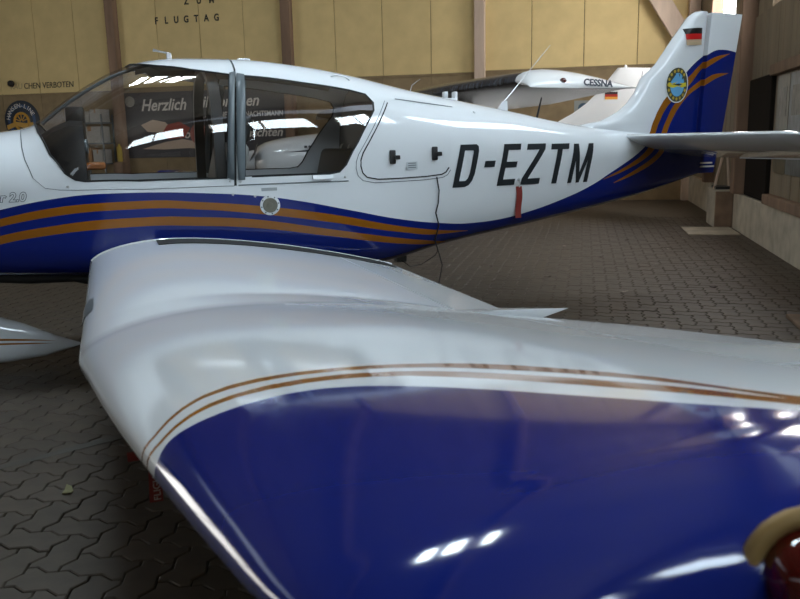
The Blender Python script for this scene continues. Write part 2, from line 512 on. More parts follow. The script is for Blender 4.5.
def stone_poly(vert):
    c = [(0, 0), (1, 0), (2, 0), (2, 1), (1, 1), (0, 1)] if not vert else [(0, 0), (1, 0), (1, 1), (1, 2), (0, 2), (0, 1)]
    P = []
    for i in range(6): P += edge_pts(c[i], c[(i + 1) % 6])
    return P

def inset(P, d):
    n = len(P); out = []
    for i in range(n):
        a, b, c = Vector(P[i - 1]), Vector(P[i]), Vector(P[(i + 1) % n])
        n1 = Vector((-(b - a).y, (b - a).x)).normalized(); n2 = Vector((-(c - b).y, (c - b).x)).normalized()
        k = (n1 + n2); k = k / max(k.length_squared * .5, .3)
        out.append((b.x + k.x * d, b.y + k.y * d))
    return out

def stone_geo(vert):
    P = stone_poly(vert); cx, cy = (1, .5) if not vert else (.5, 1)
    lo = inset(P, 0.022); hi = inset(P, 0.055)
    n = len(P)
    V = [((x - cx) * PW, (y - cy) * PW, -0.012) for x, y in lo] + [((x - cx) * PW, (y - cy) * PW, -0.0035) for x, y in lo] + [((x - cx) * PW, (y - cy) * PW, 0.0) for x, y in hi]
    Fc = [tuple(range(2 * n, 3 * n))]
    for k in (0, n):
        Fc += [(k + i, k + (i + 1) % n, k + n + (i + 1) % n, k + n + i) for i in range(n)]
    return V, Fc

SG = {False: stone_geo(False), True: stone_geo(True)}
def to_px(p):
    d = Vector(p) - CAM
    z = d.dot(F_)
    if z < 0.2: return None
    return 400 + 810 * d.dot(R_) / z, 299.5 + 810 * d.dot(D_) / z, z
stones = []
for i in range(int(-9.5 / PW), int(A_RIGHT / PW) + 1):
    for j in range(int(0.3 / PW), int(13.5 / PW)):
        r = (i - j) % 4
        if r == 0: stones.append(((i + 1) * PW, (j + .5) * PW, False))
        elif r == 3: stones.append(((i + .5) * PW, (j + 1) * PW, True))
vis = []
for k, (a, b, v) in enumerate(stones):
    px = to_px(HM @ Vector((a, b, 0)))
    if px is None or not (-20 < px[0] < 820 and 180 < px[1] < 615): continue
    x, y, z = px
    # the open floor left of the wing's leading edge, and the aisle behind the trailing edge
    if (y > 372 and x < 95 + (y - 395) * .82 + 12) or (x > 450 and 275 < y < 345):
        vis.append((z, k))
vis.sort()
near = set(k for z, k in vis[:300])
first = {}
V, Fc = [], []
for k, (a, b, v) in enumerate(stones):
    dz = random.uniform(-.0015, .0015)
    if k in near:
        Mx = HM @ Matrix.Translation((a, b, dz))
        if v not in first: first[v] = add('paver', SG[v], M['paver'], parent=floor, frame=Mx)
        else: share('paver', first[v], Mx, floor)
    else:
        n = len(V)
        V += [(p[0] + a, p[1] + b, p[2] + dz) for p in SG[v][0]]
        Fc += [tuple(q + n for q in f) for f in SG[v][1]]
hadd('paver_field', (V, Fc), M['paver'], parent=floor, kind='stuff')
hadd('paver_distance', merge(gbox(A_LEFT, A_RIGHT, 13.45, B_BACK, -.012, -.001), gbox(A_LEFT, -9.45, 0.2, 13.45, -.012, -.001), gbox(A_LEFT, A_RIGHT, B_FRONT, .32, -.012, -.001)), M['paver'], parent=floor)

hadd('pale_mark', prism([(-2.36, 2.72), (-2.33, 2.70), (-2.02, 3.10), (-1.9, 3.22), (-1.96, 3.26), (-2.07, 3.14)], .0017, .0024, lambda u, v, t: (u, v, t)), mat('pale_strip', (.085, .078, .066), .7), parent=floor)  # thin pale strip lying on the pavers
# far wall: dark lower boarding, cream panels above, posts every 4.07 m
Z_SPLIT = 2.60
wall_back = hadd('wall_back', gbox(A_LEFT, A_RIGHT + .2, B_BACK + .02, B_BACK + .2, 0, 6.2), M['panel_low'], kind='structure')
POSTS = [2.0 - 4.07 * k for k in range(5)]
for k in range(4):
    a1 = POSTS[k]; a0 = POSTS[k + 1]; Z_SPLIT = (2.63, 2.61, 2.57, 2.53)[k]
    w = (a1 - a0) / 4
    for q in range(4):
        hadd('wall_panel', gbevel(gbox(a0 + q * w + .006, a0 + (q + 1) * w - .006, B_BACK - .012, B_BACK + .02, Z_SPLIT, 6.0), .006, 1), M['panel'], parent=wall_back)
        hadd('lower_panel', gbevel(gbox(a0 + q * w + .004, a0 + (q + 1) * w - .004, B_BACK, B_BACK + .02, 0.0, Z_SPLIT - .01), .003, 1), M['panel_low'], parent=wall_back)
    hadd('batten', gbox(a0, a1, B_BACK - .035, B_BACK + .02, Z_SPLIT - .05, Z_SPLIT - .004), M['panel_low'], parent=wall_back)
for k, a in enumerate(POSTS):
    hadd('trim_%d' % (k + 1), gbevel(gbox(a - .11, a + .10, B_BACK - .20, B_BACK, 0, 6.0), .01, 1), M['wood_post'] if k >= 2 else M['wood_pale'], kind='structure')
# diagonal brace in the corner
hadd('trim_6', xf(gbevel(gbox(-.17, .17, -.06, .06, 0, 2.2), .01, 1), Matrix.Translation((1.98, B_BACK - .30, 2.75)) @ Matrix.Rotation(math.radians(-32), 4, 'Y')), M['wood_pale'], kind='structure')

# right wall: concrete plinth, vertical boards, band of windows
wall_right = hadd('wall_right', merge(gbox(A_RIGHT + .03, A_RIGHT + .2, 8.2, B_BACK + .2, 0, 2.70), gbox(A_RIGHT + .03, A_RIGHT + .2, 8.2, B_BACK + .2, 3.9, 5.2), gbox(A_RIGHT + .03, A_RIGHT + .2, B_FRONT, 8.2, 0, 3.7), gbox(A_RIGHT + .03, A_RIGHT + .2, B_FRONT, 8.2, 4.7, 5.2)), M['board'], kind='structure')
hadd('plinth', gbevel(gbox(A_RIGHT - .06, A_RIGHT + .1, 4.0, B_BACK, -.01, .49), .012, 1), M['concrete'], parent=wall_right)
b = 5.0
while b < B_BACK - .1:
    wd = .19 + random.uniform(-.03, .03)
    if not (9.9 < b < 11.3 and False):
        hadd('board', gbevel(gbox(A_RIGHT + random.uniform(-.004, .004), A_RIGHT + .03, b + .003, min(b + wd, B_BACK) - .003, .49, 2.70), .003, 1), M['board'], parent=wall_right)
    b += wd
hadd('ledge_beam', gbevel(gbox(A_RIGHT - .09, A_RIGHT + .02, 4.0, 9.95, .49, .60), .008, 1), M['wood_post'], parent=wall_right)
hadd('rail_beam', gbevel(gbox(A_RIGHT - .08, A_RIGHT + .02, 4.0, 10.0, 1.90, 2.02), .008, 1), M['wood_post'], parent=wall_right)
hadd('recess_panel', gbevel(gbox(A_RIGHT - .05, A_RIGHT + .02, 10.0, 11.25, .50, 1.93), .01, 1), M['dark_door'], parent=wall_right)
for k, b in enumerate([11.5, 7.4]):
    hadd('trim_%d' % (7 + k), gbevel(gbox(A_RIGHT - .16, A_RIGHT + .03, b - .11, b + .11, .5, 5.0), .01, 1), M['wood_post'], kind='structure')
hadd('trim_9', gbevel(gbox(A_RIGHT - .16, A_RIGHT + .02, 14.1, 14.3, .5, 5.0), .01, 1), M['wood_post'], kind='structure')
# windows of the right wall
WN = [0]
def window(plane, u0, u1, z0, z1, pm, frame_m):
    """pane with a wooden frame and a mullion; plane = ('a', value) or ('b', value)"""
    WN[0] += 1
    ax, val = plane
    def bx(p0, p1, q0, q1, d0, d1):
        return gbox(val + d0, val + d1, p0, p1, q0, q1) if ax == 'a' else gbox(p0, p1, val + d0, val + d1, q0, q1)
    fr = merge(bx(u0, u1, z0, z0 + .07, -.04, .04), bx(u0, u1, z1 - .07, z1, -.04, .04),
               bx(u0, u0 + .07, z0 + .07, z1 - .07, -.04, .04), bx(u1 - .07, u1, z0 + .07, z1 - .07, -.04, .04))
    w_ = hadd('window_%d' % WN[0], fr, frame_m, kind='structure')
    mid = (u0 + u1) / 2
    hadd('pane', bx(u0 + .07, mid - .02, z0 + .07, z1 - .07, .0, .01), pm, parent=w_)
    hadd('pane', bx(mid + .02, u1 - .07, z0 + .07, z1 - .07, .0, .01), pm, parent=w_)
    hadd('mullion', bx(mid - .02, mid + .02, z0 + .07, z1 - .07, -.03, .03), frame_m, parent=w_)
for b0 in (13.1, 8.2, 5.2, 2.2, -.8, -3.8):
    nr_ = b0 < 8
    window(('a', A_RIGHT + .10), b0, b0 + 2.4, 3.7 if nr_ else 2.70, 4.7 if nr_ else 3.9, M['pane_near'] if nr_ else M['pane_right'], M['wood_pale'])
hadd('trim_10', merge(*[gbox(A_RIGHT + .03, A_RIGHT + .2, b0, b1, 2.70, 4.7) for b0, b1 in ((15.5, 17.2), (10.6, 13.1), (7.6, 8.2), (4.6, 5.2), (1.6, 2.2), (-1.4, -.8), (B_FRONT, -3.8))]), M['board'], kind='structure')

# left wall and the wall behind the camera with its row of windows
hadd('wall_left', merge(gbox(A_LEFT - .2, A_LEFT, B_FRONT - .2, 2.5, 0, 5.2), gbox(A_LEFT - .2, A_LEFT, 10.9, B_BACK + .2, 0, 5.2), gbox(A_LEFT - .2, A_LEFT, 2.5, 10.9, 2.5, 5.2)), M['board'], kind='structure')
# glazed hangar door in the left wall
M['pane_door'] = pane('daylit_door_pane', DOOR_LEFT, (1.0, .97, .90))
door = hadd('door_1', merge(*[gbox(A_LEFT - .12, A_LEFT - .04, 2.5 + 2.1 * q - .06, 2.5 + 2.1 * q + .06, 0, 2.5) for q in range(5)], gbox(A_LEFT - .12, A_LEFT - .04, 2.5, 10.9, 2.4, 2.5), gbox(A_LEFT - .12, A_LEFT - .04, 2.5, 10.9, 0, .12)), M['wood_post'], kind='structure')
for q in range(4): hadd('pane', gbox(A_LEFT - .09, A_LEFT - .07, 2.56 + 2.1 * q, 4.54 + 2.1 * q, .12, 2.4), M['pane_door'], parent=door)
hadd('wall_front', merge(gbox(A_LEFT, A_RIGHT + .2, B_FRONT - .2, B_FRONT, 0, 3.0), gbox(A_LEFT, A_RIGHT + .2, B_FRONT - .2, B_FRONT, 3.55, 5.2),
     *[gbox(a0, a0 + .5, B_FRONT - .2, B_FRONT, 3.0, 3.55) for a0 in [-16 + 2.5 * q for q in range(8)]]), M['board'], kind='structure')
for q in range(7):
    window(('b', B_FRONT - .10), -15.5 + 2.5 * q, -13.5 + 2.5 * q, 3.0, 3.55, M['pane_front'], M['wood_pale'])
# roof: two slopes with rafters and a strip of skylights
mid = (B_FRONT + B_BACK) / 2
zr = 6.4
def roof_z(b): return zr - abs(b - mid) * (zr - 4.9) / (B_BACK - mid)
sec = lambda b, o: [(A_LEFT - .2, b, roof_z(b) + o), (A_RIGHT + .2, b, roof_z(b) + o)]
V = []
for b in (B_FRONT - .3, mid, B_BACK + .3):
    for o in (0, .12): V += sec(b, o)
Fc = [(0, 4, 5, 1), (4, 8, 9, 5), (2, 3, 7, 6), (6, 7, 11, 10), (0, 1, 3, 2), (8, 10, 11, 9), (0, 2, 6, 4), (4, 6, 10, 8), (1, 5, 7, 3), (5, 9, 11, 7)]
ceiling = hadd('ceiling', (V, Fc), M['roof'], kind='structure')
for k in range(5):
    a = POSTS[k]
    for b0, b1 in ((B_FRONT, mid), (mid, B_BACK)):
        p0, p1 = Vector((a, b0, roof_z(b0) - .12)), Vector((a, b1, roof_z(b1) - .12))
        d = Vector((0, 0, .12)); e = Vector((.07, 0, 0))
        hadd('rafter', loft([[p - d - e, p - d + e, p + d + e, p + d - e] for p in (p0, p1)]), M['wood_post'], parent=ceiling)
def skylight(a0, a1, b0, b1):
    WN[0] += 1
    p = [(a0, b, roof_z(b) - .03) for b in (b0, b1)] + [(a1, b, roof_z(b) - .03) for b in (b1, b0)]
    hadd('window_%d' % WN[0], (p + [(x, y, z - .01) for x, y, z in p], [(0, 1, 2, 3), (7, 6, 5, 4), (0, 4, 5, 1), (1, 5, 6, 2), (2, 6, 7, 3), (3, 7, 4, 0)]), M['pane_roof'], kind='structure')
for q in range(3): skylight(-3.6 + .70 * q, -3.2 + .70 * q, 3.8, 4.7)

# ------------------------------------------------------------------ the blue and white low-wing aircraft
plane = empty('low_wing_aircraft', I4, 'white low-wing aircraft with blue and orange stripes lettered D-EZTM', 'aircraft')
def part(name, g, m_, parent=plane, **k):
    k.setdefault('smooth', 40)
    return add(name, g, m_, parent=parent, **k)

def mirror(g):
    return [(v[0], -v[1], v[2]) for v in g[0]], [tuple(f)[::-1] for f in g[1]]

def dens(poly, step=.04):
    out = []
    n = len(poly)
    for i in range(n):
        a, b = Vector(poly[i]), Vector(poly[(i + 1) % n])
        k = max(1, int((b - a).length / step))
        out += [tuple(a.lerp(b, q / k)) for q in range(k)]
    return out

def rnd(poly, r=.5, it=2):
    """soften corners of a traced outline (Chaikin)"""
    for _ in range(it):
        out = []
        n = len(poly)
        for i in range(n):
            a, b = poly[i], poly[(i + 1) % n]
            out += [(a[0] * .78 + b[0] * .22, a[1] * .78 + b[1] * .22), (a[0] * .22 + b[0] * .78, a[1] * .22 + b[1] * .78)]
        poly = out
    return poly

KP = 0.006    # degrees -> domain units
def to_dom(poly):            # (X, Z) outline on the port side -> (X, phi) domain
    return [(x, body_phi(x, z) * KP) for x, z in poly]
def flip_dom(poly):
    return [(x, 180 * KP - p) for x, p in poly][::-1]

o_glass = [(-0.345, 1.415), (-0.329, 1.379), (-0.273, 1.262), (-0.207, 1.161), (-0.161, 1.128), (-0.112, 1.118), (0.169, 1.111), (0.571, 1.109), (0.638, 1.109),
           (0.65, 1.25), (0.669, 1.429), (0.69, 1.58), (0.71, 1.682), (0.633, 1.693), (0.497, 1.711), (0.321, 1.734), (0.25, 1.745), (0.20, 1.752)]
o_canopy = [(-0.43, 1.40), (-0.41, 1.30), (-0.398, 1.239), (-0.365, 1.145), (-0.312, 1.091), (-0.24, 1.079), (-0.141, 1.074), (0.165, 1.066), (0.675, 1.064), (0.685, 1.25), (0.702, 1.429), (0.725, 1.6), (0.745, 1.72)]
o_rear = [(0.738, 1.112), (0.75, 1.28), (0.764, 1.428), (0.78, 1.56), (0.795, 1.679), (1.118, 1.642), (1.422, 1.596), (1.52, 1.572), (1.556, 1.525), (1.548, 1.475), (1.498, 1.405), (1.422, 1.291), (1.338, 1.158), (1.30, 1.122), (1.239, 1.113)]
o_rtrim = [(0.69, 1.064), (0.70, 1.25), (0.714, 1.429), (0.735, 1.6), (0.755, 1.72), (0.80, 1.70), (0.795, 1.679), (0.78, 1.56), (0.764, 1.428), (0.75, 1.28), (0.738, 1.112), (0.736, 1.095)]
o_bag = rnd([(1.655, 1.522), (1.449, 1.226), (1.428, 1.15), (1.455, 1.085), (1.54, 1.066), (1.87, 1.070), (1.985, 1.078), (2.035, 1.115), (2.055, 1.20), (2.065, 1.32), (2.05, 1.43), (1.98, 1.487), (1.75, 1.532)], it=1)

def half_loop(port, x_front, x_rear):
    """outline that runs over the crown: port trace from front crown to rear crown, mirrored back"""
    a = to_dom(port)
    return a + [(x_rear, 90 * KP)] + flip_dom(a) + [(x_front, 90 * KP)]
loops = {
    'glass': dens(half_loop(o_glass, -.365, .16)),
    'canopy': dens(half_loop(o_canopy, -.44, .748)),
    'rear_p': dens(to_dom(o_rear)), 'rear_s': dens(flip_dom(to_dom(o_rear))),
    'bag': dens(to_dom(o_bag)),
}
gap = to_dom([(0.675, 1.064), (0.685, 1.25), (0.702, 1.429), (0.725, 1.6), (0.745, 1.72)]) + [(.748, 90 * KP)]
gap2 = to_dom([(0.69, 1.064), (0.70, 1.25), (0.714, 1.429), (0.735, 1.6), (0.755, 1.72)]) + [(.758, 90 * KP)]
loops['gap'] = dens(gap + flip_dom(gap)[1:] + (gap2 + flip_dom(gap2)[1:])[::-1])
trim1 = to_dom([(0.638, 1.109), (0.65, 1.25), (0.669, 1.429), (0.69, 1.58), (0.71, 1.682)])
trim1e = to_dom([(0.742, 1.69), (0.725, 1.6), (0.702, 1.429), (0.685, 1.25), (0.677, 1.095)])
loops['trimf_p'] = dens(trim1 + trim1e); loops['trimf_s'] = dens(flip_dom(trim1 + trim1e))
loops['trimr_p'] = dens(to_dom([(0.70, 1.095), (0.70, 1.25), (0.714, 1.429), (0.735, 1.6), (0.752, 1.685), (0.795, 1.679), (0.78, 1.56), (0.764, 1.428), (0.75, 1.28), (0.738, 1.112), (0.738, 1.095)]))
loops['trimr_s'] = dens(flip_dom(to_dom([(0.70, 1.095), (0.70, 1.25), (0.714, 1.429), (0.735, 1.6), (0.752, 1.685), (0.795, 1.679), (0.78, 1.56), (0.764, 1.428), (0.75, 1.28), (0.738, 1.112), (0.738, 1.095)])))

pts, edges = [], []
def addloop(L):
    n = len(pts)
    pts.extend(Vector(p) for p in L)
    edges.extend((n + i, n + (i + 1) % len(L)) for i in range(len(L)))
for L in loops.values(): addloop(L)
xs = [-1.55, -1.53, -1.5, -1.45] + [-1.4 + .06 * k for k in range(96)]
xs = [x for x in xs if x < 4.32] + [4.33]
rows = [-90, -85, -80, -74, -68, -62, -56, -50, -40, -28, -16, -6, 0, 4, 8, 13, 18, 24, 30, 36, 42, 48, 54, 60, 66, 72, 78, 84, 90]
rows = rows + [180 - r for r in rows[-2::-1]]
allseg = [(Vector(L[i]), Vector(L[(i + 1) % len(L)])) for L in loops.values() for i in range(len(L))]
lo_x, hi_x = -.5, 2.2
for x in xs:
    for r in rows:
        p = Vector((x, r * KP))
        if lo_x < x < hi_x and -5 < r < 185:
            if any((p - a).length_squared < .0004 for a, b in allseg): continue
        pts.append(p)
res = geometry.delaunay_2d_cdt(pts, edges, [], 0, 1e-6)
dv, df = res[0], res[2]
def inside(p, L):
    c = False; n = len(L); x, y = p; j = n - 1
    for i in range(n):
        xi, yi = L[i]; xj, yj = L[j]
        if (yi > y) != (yj > y) and x < (xj - xi) * (y - yi) / (yj - yi) + xi: c = not c
        j = i
    return c
bbx = {k: (min(p[0] for p in L), max(p[0] for p in L), min(p[1] for p in L), max(p[1] for p in L)) for k, L in loops.items()}
order = ['trimf_p', 'trimf_s', 'trimr_p', 'trimr_s', 'gap', 'glass', 'rear_p', 'rear_s', 'bag', 'canopy']
bins = {k: [] for k in order + ['body']}
for f in df:
    c = (dv[f[0]] + dv[f[1]] + dv[f[2]]) / 3
    hit = 'body'
    for k in order:
        q = bbx[k]
        if q[0] <= c.x <= q[1] and q[2] <= c.y <= q[3] and inside(c, loops[k]):
            hit = k; break
    bins[hit].append(tuple(f))
def shell(key, off=0.0):
    used = {}
    V, Fc = [], []
    for f in bins[key]:
        g = []
        for i in f:
            if i not in used:
                used[i] = len(V); V.append(body_pt(dv[i].x, dv[i].y / KP, off))
            g.append(used[i])
        Fc.append(tuple(g[::-1]))
    return V, Fc
def solid(o, t, off=-1):
    md = o.modifiers.new('thickness', 'SOLIDIFY'); md.thickness = t; md.offset = off
    return o
fus_g = shell('body')
tail_n = len(fus_g[0])
fus = part('fuselage', fus_g, M['fus'], smooth=60)
part('tail_cap', loft([[body_pt(4.33, p) for p in range(-90, 270, 10)]] * 1 + [[(4.335, y * .6, 1.13 + (z - 1.13) * .9) for x, y, z in [body_pt(4.33, p) for p in range(-90, 270, 10)]]], True, False, True), M['fus'], smooth=60)
can = part('sliding_canopy', shell('canopy', .0025), M['white'], smooth=60)
part('canopy_glass', shell('glass', .004), M['clear'], parent=can, smooth=70)
for k in ('trimf_p', 'trimf_s'): solid(part('window_trim', shell(k, .009), M['trim_grey'], parent=can, smooth=60), .012)
solid(part('canopy_seal', shell('gap', -.012), M['rubber'], parent=can, smooth=60), .004)
for k, kt in (('rear_p', 'trimr_p'), ('rear_s', 'trimr_s')):
    rw = part('rear_window', shell(k, -.002), M['clear'], parent=fus, smooth=70)
    solid(part('window_trim', shell(kt, .006), M['trim_grey'], parent=rw, smooth=60), .01)
def ring_on_body(loop, wd, off, n=4):
    L = [Vector(p) for p in loop]; N_ = len(L)
    secs = []
    for i in range(N_):
        p = L[i]; x, y, z = body_pt(p.x, p.y / KP, off)
        secs.append([(x + wd * math.cos(q * 2 * math.pi / n), y, z + wd * math.sin(q * 2 * math.pi / n)) for q in range(n)])
    g = loft(secs, True, False, False)
    g[1].extend([((N_ - 1) * n + j, (N_ - 1) * n + (j + 1) % n, (j + 1) % n, j) for j in range(n)])
    return g
part('window_seal', ring_on_body(loops['rear_p'], .006, .0), M['rubber'], parent=fus, smooth=60)
part('canopy_edge', ring_on_body(loops['canopy'], .003, .002), M['trim_grey'], parent=can, smooth=60)
part('window_seal', ring_on_body(loops['glass'], .005, .006), M['rubber'], parent=can, smooth=60)
part('window_seal', ring_on_body(loops['rear_s'], .006, .0), M['rubber'], parent=fus, smooth=60)
bag = part('baggage_door', shell('bag', .001), M['white'], parent=fus, smooth=60)
o_line = [(1.655, 1.522), (1.449, 1.226), (1.434, 1.185), (1.432, 1.15), (1.442, 1.11), (1.47, 1.082), (1.54, 1.067), (1.70, 1.067), (1.87, 1.070), (1.985, 1.078), (2.018, 1.092), (2.04, 1.12)]
def line_on_body(pts, wd, off):
    out = []
    for (x0, z0), (x1, z1) in zip(pts, pts[1:]):
        n = max(1, int(math.hypot(x1 - x0, z1 - z0) / .03))
        out += [(x0 + (x1 - x0) * q / n, z0 + (z1 - z0) * q / n) for q in range(n)]
    return tube([(x, body_y(x, z) - off, z) for x, z in out + [pts[-1]]], wd, 5)
part('door_seal', line_on_body(o_line, .004, .001), M['rubber'], parent=bag, smooth=60)
part('door_frame', line_on_body([(1.70 + (x - 1.70) * 1.07 - .012, 1.29 + (z - 1.29) * 1.07 - .004) for x, z in o_line], .0022, .001), M['trim_grey'], parent=bag, smooth=60)

def on_body(x, z, off=.003):
    return Vector((x, body_y(x, z) - off, z))
def decal(poly, off0=.0005, off1=.003):
    return prism(poly, off0, off1, lambda u, v, t: on_body(u, v, t))
for x, z in ((1.639, 1.197), (1.935, 1.21)):
    p = on_body(x, z, .014)
    la = part('latch', gbevel(gbox(p.x - .019, p.x + .019, p.y - .008, p.y + .012, p.z - .042, p.z + .042), .007, 2), M['black'], parent=bag)
    part('latch_key', gbevel(gbox(p.x + .008, p.x + .044, p.y - .016, p.y - .004, p.z - .016, p.z + .010), .004, 1), M['black'], parent=la)
pl = part('placard', decal([(1.735, 1.115), (1.81, 1.117), (1.81, 1.165), (1.735, 1.163)], .006, .008), mat('placard_grey', (.5, .53, .55), .5), parent=bag, smooth=None)
for q in range(3):
    part('print_line', decal([(1.745, 1.127 + q * .013), (1.80, 1.128 + q * .013), (1.80, 1.132 + q * .013), (1.745, 1.131 + q * .013)], .0085, .0095), M['trim_grey'], parent=pl, smooth=None)
part('door_hinge', loft([[on_body(x, 1.545 - (x - 1.72) * .115 + d, o) for d, o in ((0, .0), (0, .004), (.005, .004), (.005, .0))] for x in [1.72 + .03 * q for q in range(15)]]), M['trim_grey'], parent=fus, smooth=None)
# rail under the canopy with the little grab step
part('canopy_rail', tube([on_body(x, 1.066, .002) for x in [0.70 + .05 * k for k in range(14)]], .0035, 6), M['trim_grey'], parent=fus)
part('step_catch', loft([[on_body(x, 1.085, .0), on_body(x, 1.085, .028), on_body(x, 1.107, .022), on_body(x, 1.107, .0)] for x in (1.13, 1.25)]), M['white'], parent=fus, smooth=None)
for x, z in ((-.20, 1.095), (.655, 1.09), (.712, 1.085), (1.33, 1.09), (.665, 1.015), (.79, 1.0)):
    p = on_body(x, z, .004)
    part('rivet', lathe([(.0075, 0), (.006, .004), (.0, .005)], Matrix.Translation(p) @ Matrix.Rotation(math.radians(90), 4, 'X'), 10), M['steel'], parent=fus)

# registration, drawn in the slanted block face of the photo
SL = 0.26
def reg(poly, x0, z0, h, w):
    out = []
    P = []
    for u, v in poly: P.append((x0 + u * w + v * h * SL, z0 + v * h))
    return P
LET = []
def stroke(polys, x0, w, z0, name):
    h = .268
    V, Fc = [], []
    for poly in polys:
        P = reg(poly, x0, z0, h, w)
        n0 = len(V)
        if len(P) == 4:
            a, b, c, d = [Vector(p) for p in P]
            nu, nv = max(1, int((b - a).length / .03)), max(1, int((d - a).length / .03))
            for i in range(nu + 1):
                for j in range(nv + 1):
                    p = a.lerp(b, i / nu).lerp(d.lerp(c, i / nu), j / nv)
                    V.append(on_body(p.x, p.y, .004))
            Fc += [(n0 + i * (nv + 1) + j, n0 + (i + 1) * (nv + 1) + j, n0 + (i + 1) * (nv + 1) + j + 1, n0 + i * (nv + 1) + j + 1) for i in range(nu) for j in range(nv)]
        else:
            cx, cz = sum(p[0] for p in P) / len(P), sum(p[1] for p in P) / len(P)
            V.append(on_body(cx, cz, .004)); V += [on_body(x, z, .004) for x, z in P]
            Fc += [(n0, n0 + 1 + i, n0 + 1 + (i + 1) % len(P)) for i in range(len(P))]
    part(name, (V, Fc), M['letter'], parent=fus, smooth=None)
k_ = .145   # bar height in letter height
D_out = [(0, 0), (.62, 0), (.80, .04), (.93, .14), (1.0, .30), (1.0, .84), (.95, .95), (.82, 1), (0, 1)]
D_in = [(.27, .86), (.70, .86), (.73, .83), (.73, .32), (.68, .20), (.58, .145), (.27, .145)]
def band(outer, inner):
    """quads between two outlines of equal meaning, split into convex pieces"""
    return outer
stroke([[(0, 0), (.27, 0), (.27, 1), (0, 1)], [(.27, 0), (.62, 0), (.58, .145), (.27, .145)], [(.62, 0), (.80, .04), (.93, .14), (.68, .20), (.58, .145)],
        [(.93, .14), (1, .30), (.73, .32), (.68, .20)], [(1, .30), (1, .84), (.73, .83), (.73, .32)], [(1, .84), (.95, .95), (.82, 1), (.70, .86), (.73, .83)],
        [(.82, 1), (.27, 1), (.27, .86), (.70, .86)]], 2.062, .150, .991, 'letter_d')
stroke([[(0, .45), (1, .45), (1, .60), (0, .60)]], 2.275, .082, .990, 'letter_dash')
stroke([[(0, 0), (.30, 0), (.30, 1), (0, 1)], [(.30, 0), (1, 0), (1, k_), (.30, k_)], [(.30, .43), (.93, .43), (.93, .57), (.30, .57)], [(.30, 1 - k_), (1, 1 - k_), (1, 1), (.30, 1)]], 2.405, .142, .987, 'letter_e')
stroke([[(0, 0), (1, 0), (1, k_), (0, k_)], [(0, 1 - k_), (1, 1 - k_), (1, 1), (0, 1)], [(0, k_), (.33, k_), (1, 1 - k_), (.67, 1 - k_)]], 2.600, .158, .984, 'letter_z')
stroke([[(0, 1 - k_), (1, 1 - k_), (1, 1), (0, 1)], [(.36, 0), (.64, 0), (.64, 1 - k_), (.36, 1 - k_)]], 2.808, .160, .980, 'letter_t')
stroke([[(0, 0), (.20, 0), (.20, 1), (0, 1)], [(.80, 0), (1, 0), (1, 1), (.80, 1)], [(.02, 1), (.25, 1), (.59, 0), (.43, 0)], [(.98, 1), (.75, 1), (.41, 0), (.57, 0)]], 3.008, .182, .976, 'letter_m')

# type lettering on the cowl and small print under the tail
def snap_text(o, off):
    for v in o.data.vertices:
        x, z = v.co.x, v.co.y
        v.co = (x, body_y(x, z) - off - v.co.z, z)
def side_text(st, x, z, size, m_, off, bold=0.0, shear=0.2):
    o = text('type_lettering', st, size, m_, I4, fus, .0005, shear, bold=bold)
    o.data.transform(Matrix.Translation((x, z, 0)))
    snap_text(o, off)
side_text('ecoflyer 2.0', -.725, 1.027, .066, M['trim_grey'], .002, .004)
side_text('ecoflyer 2.0', -.725, 1.027, .066, M['white'], .0045, .0008)
for z, x0, x1 in ((1.062, 4.33, 4.44), (1.035, 4.33, 4.46)):
    part('print_line', gbox(x0, x1, -.058, -.052, z, z + .012), M['banner_text'], smooth=None)

# fuel filler, static plug, vents
fx, fz = .874, .945
fy = body_y(fx, fz)
FM = Matrix.Translation((fx, fy - .001, fz)) @ Matrix.Rotation(math.radians(90), 4, 'X')
fc = part('fuel_filler', lathe([(.058, 0), (.058, .003), (.042, .004), (.042, -.004)], FM, 32), M['white'])
part('filler_cap', lathe([(.043, -.004), (.043, .008), (.040, .011), (.016, .011), (.014, .016), (.0, .017)], FM, 28), mat('cap_alloy', (.22, .21, .17), .4, metal=.7), parent=fc)
for q in range(8):
    a = q * math.pi / 4 + .2
    part('screw', lathe([(.005, .003), (.004, .006), (0, .0065)], FM @ Matrix.Translation((.050 * math.cos(a), .050 * math.sin(a), 0)), 8), M['trim_grey'], parent=fc)
part('fuel_label', prism([(fx - .045, fz + .082), (fx + .045, fz + .082), (fx + .045, fz + .10), (fx - .045, fz + .10)], 0, .003, lambda u, v, t: (u, body_y(u, v) - t, v)), mat('label_grey', (.30, .32, .33), .5), parent=fc, smooth=None)

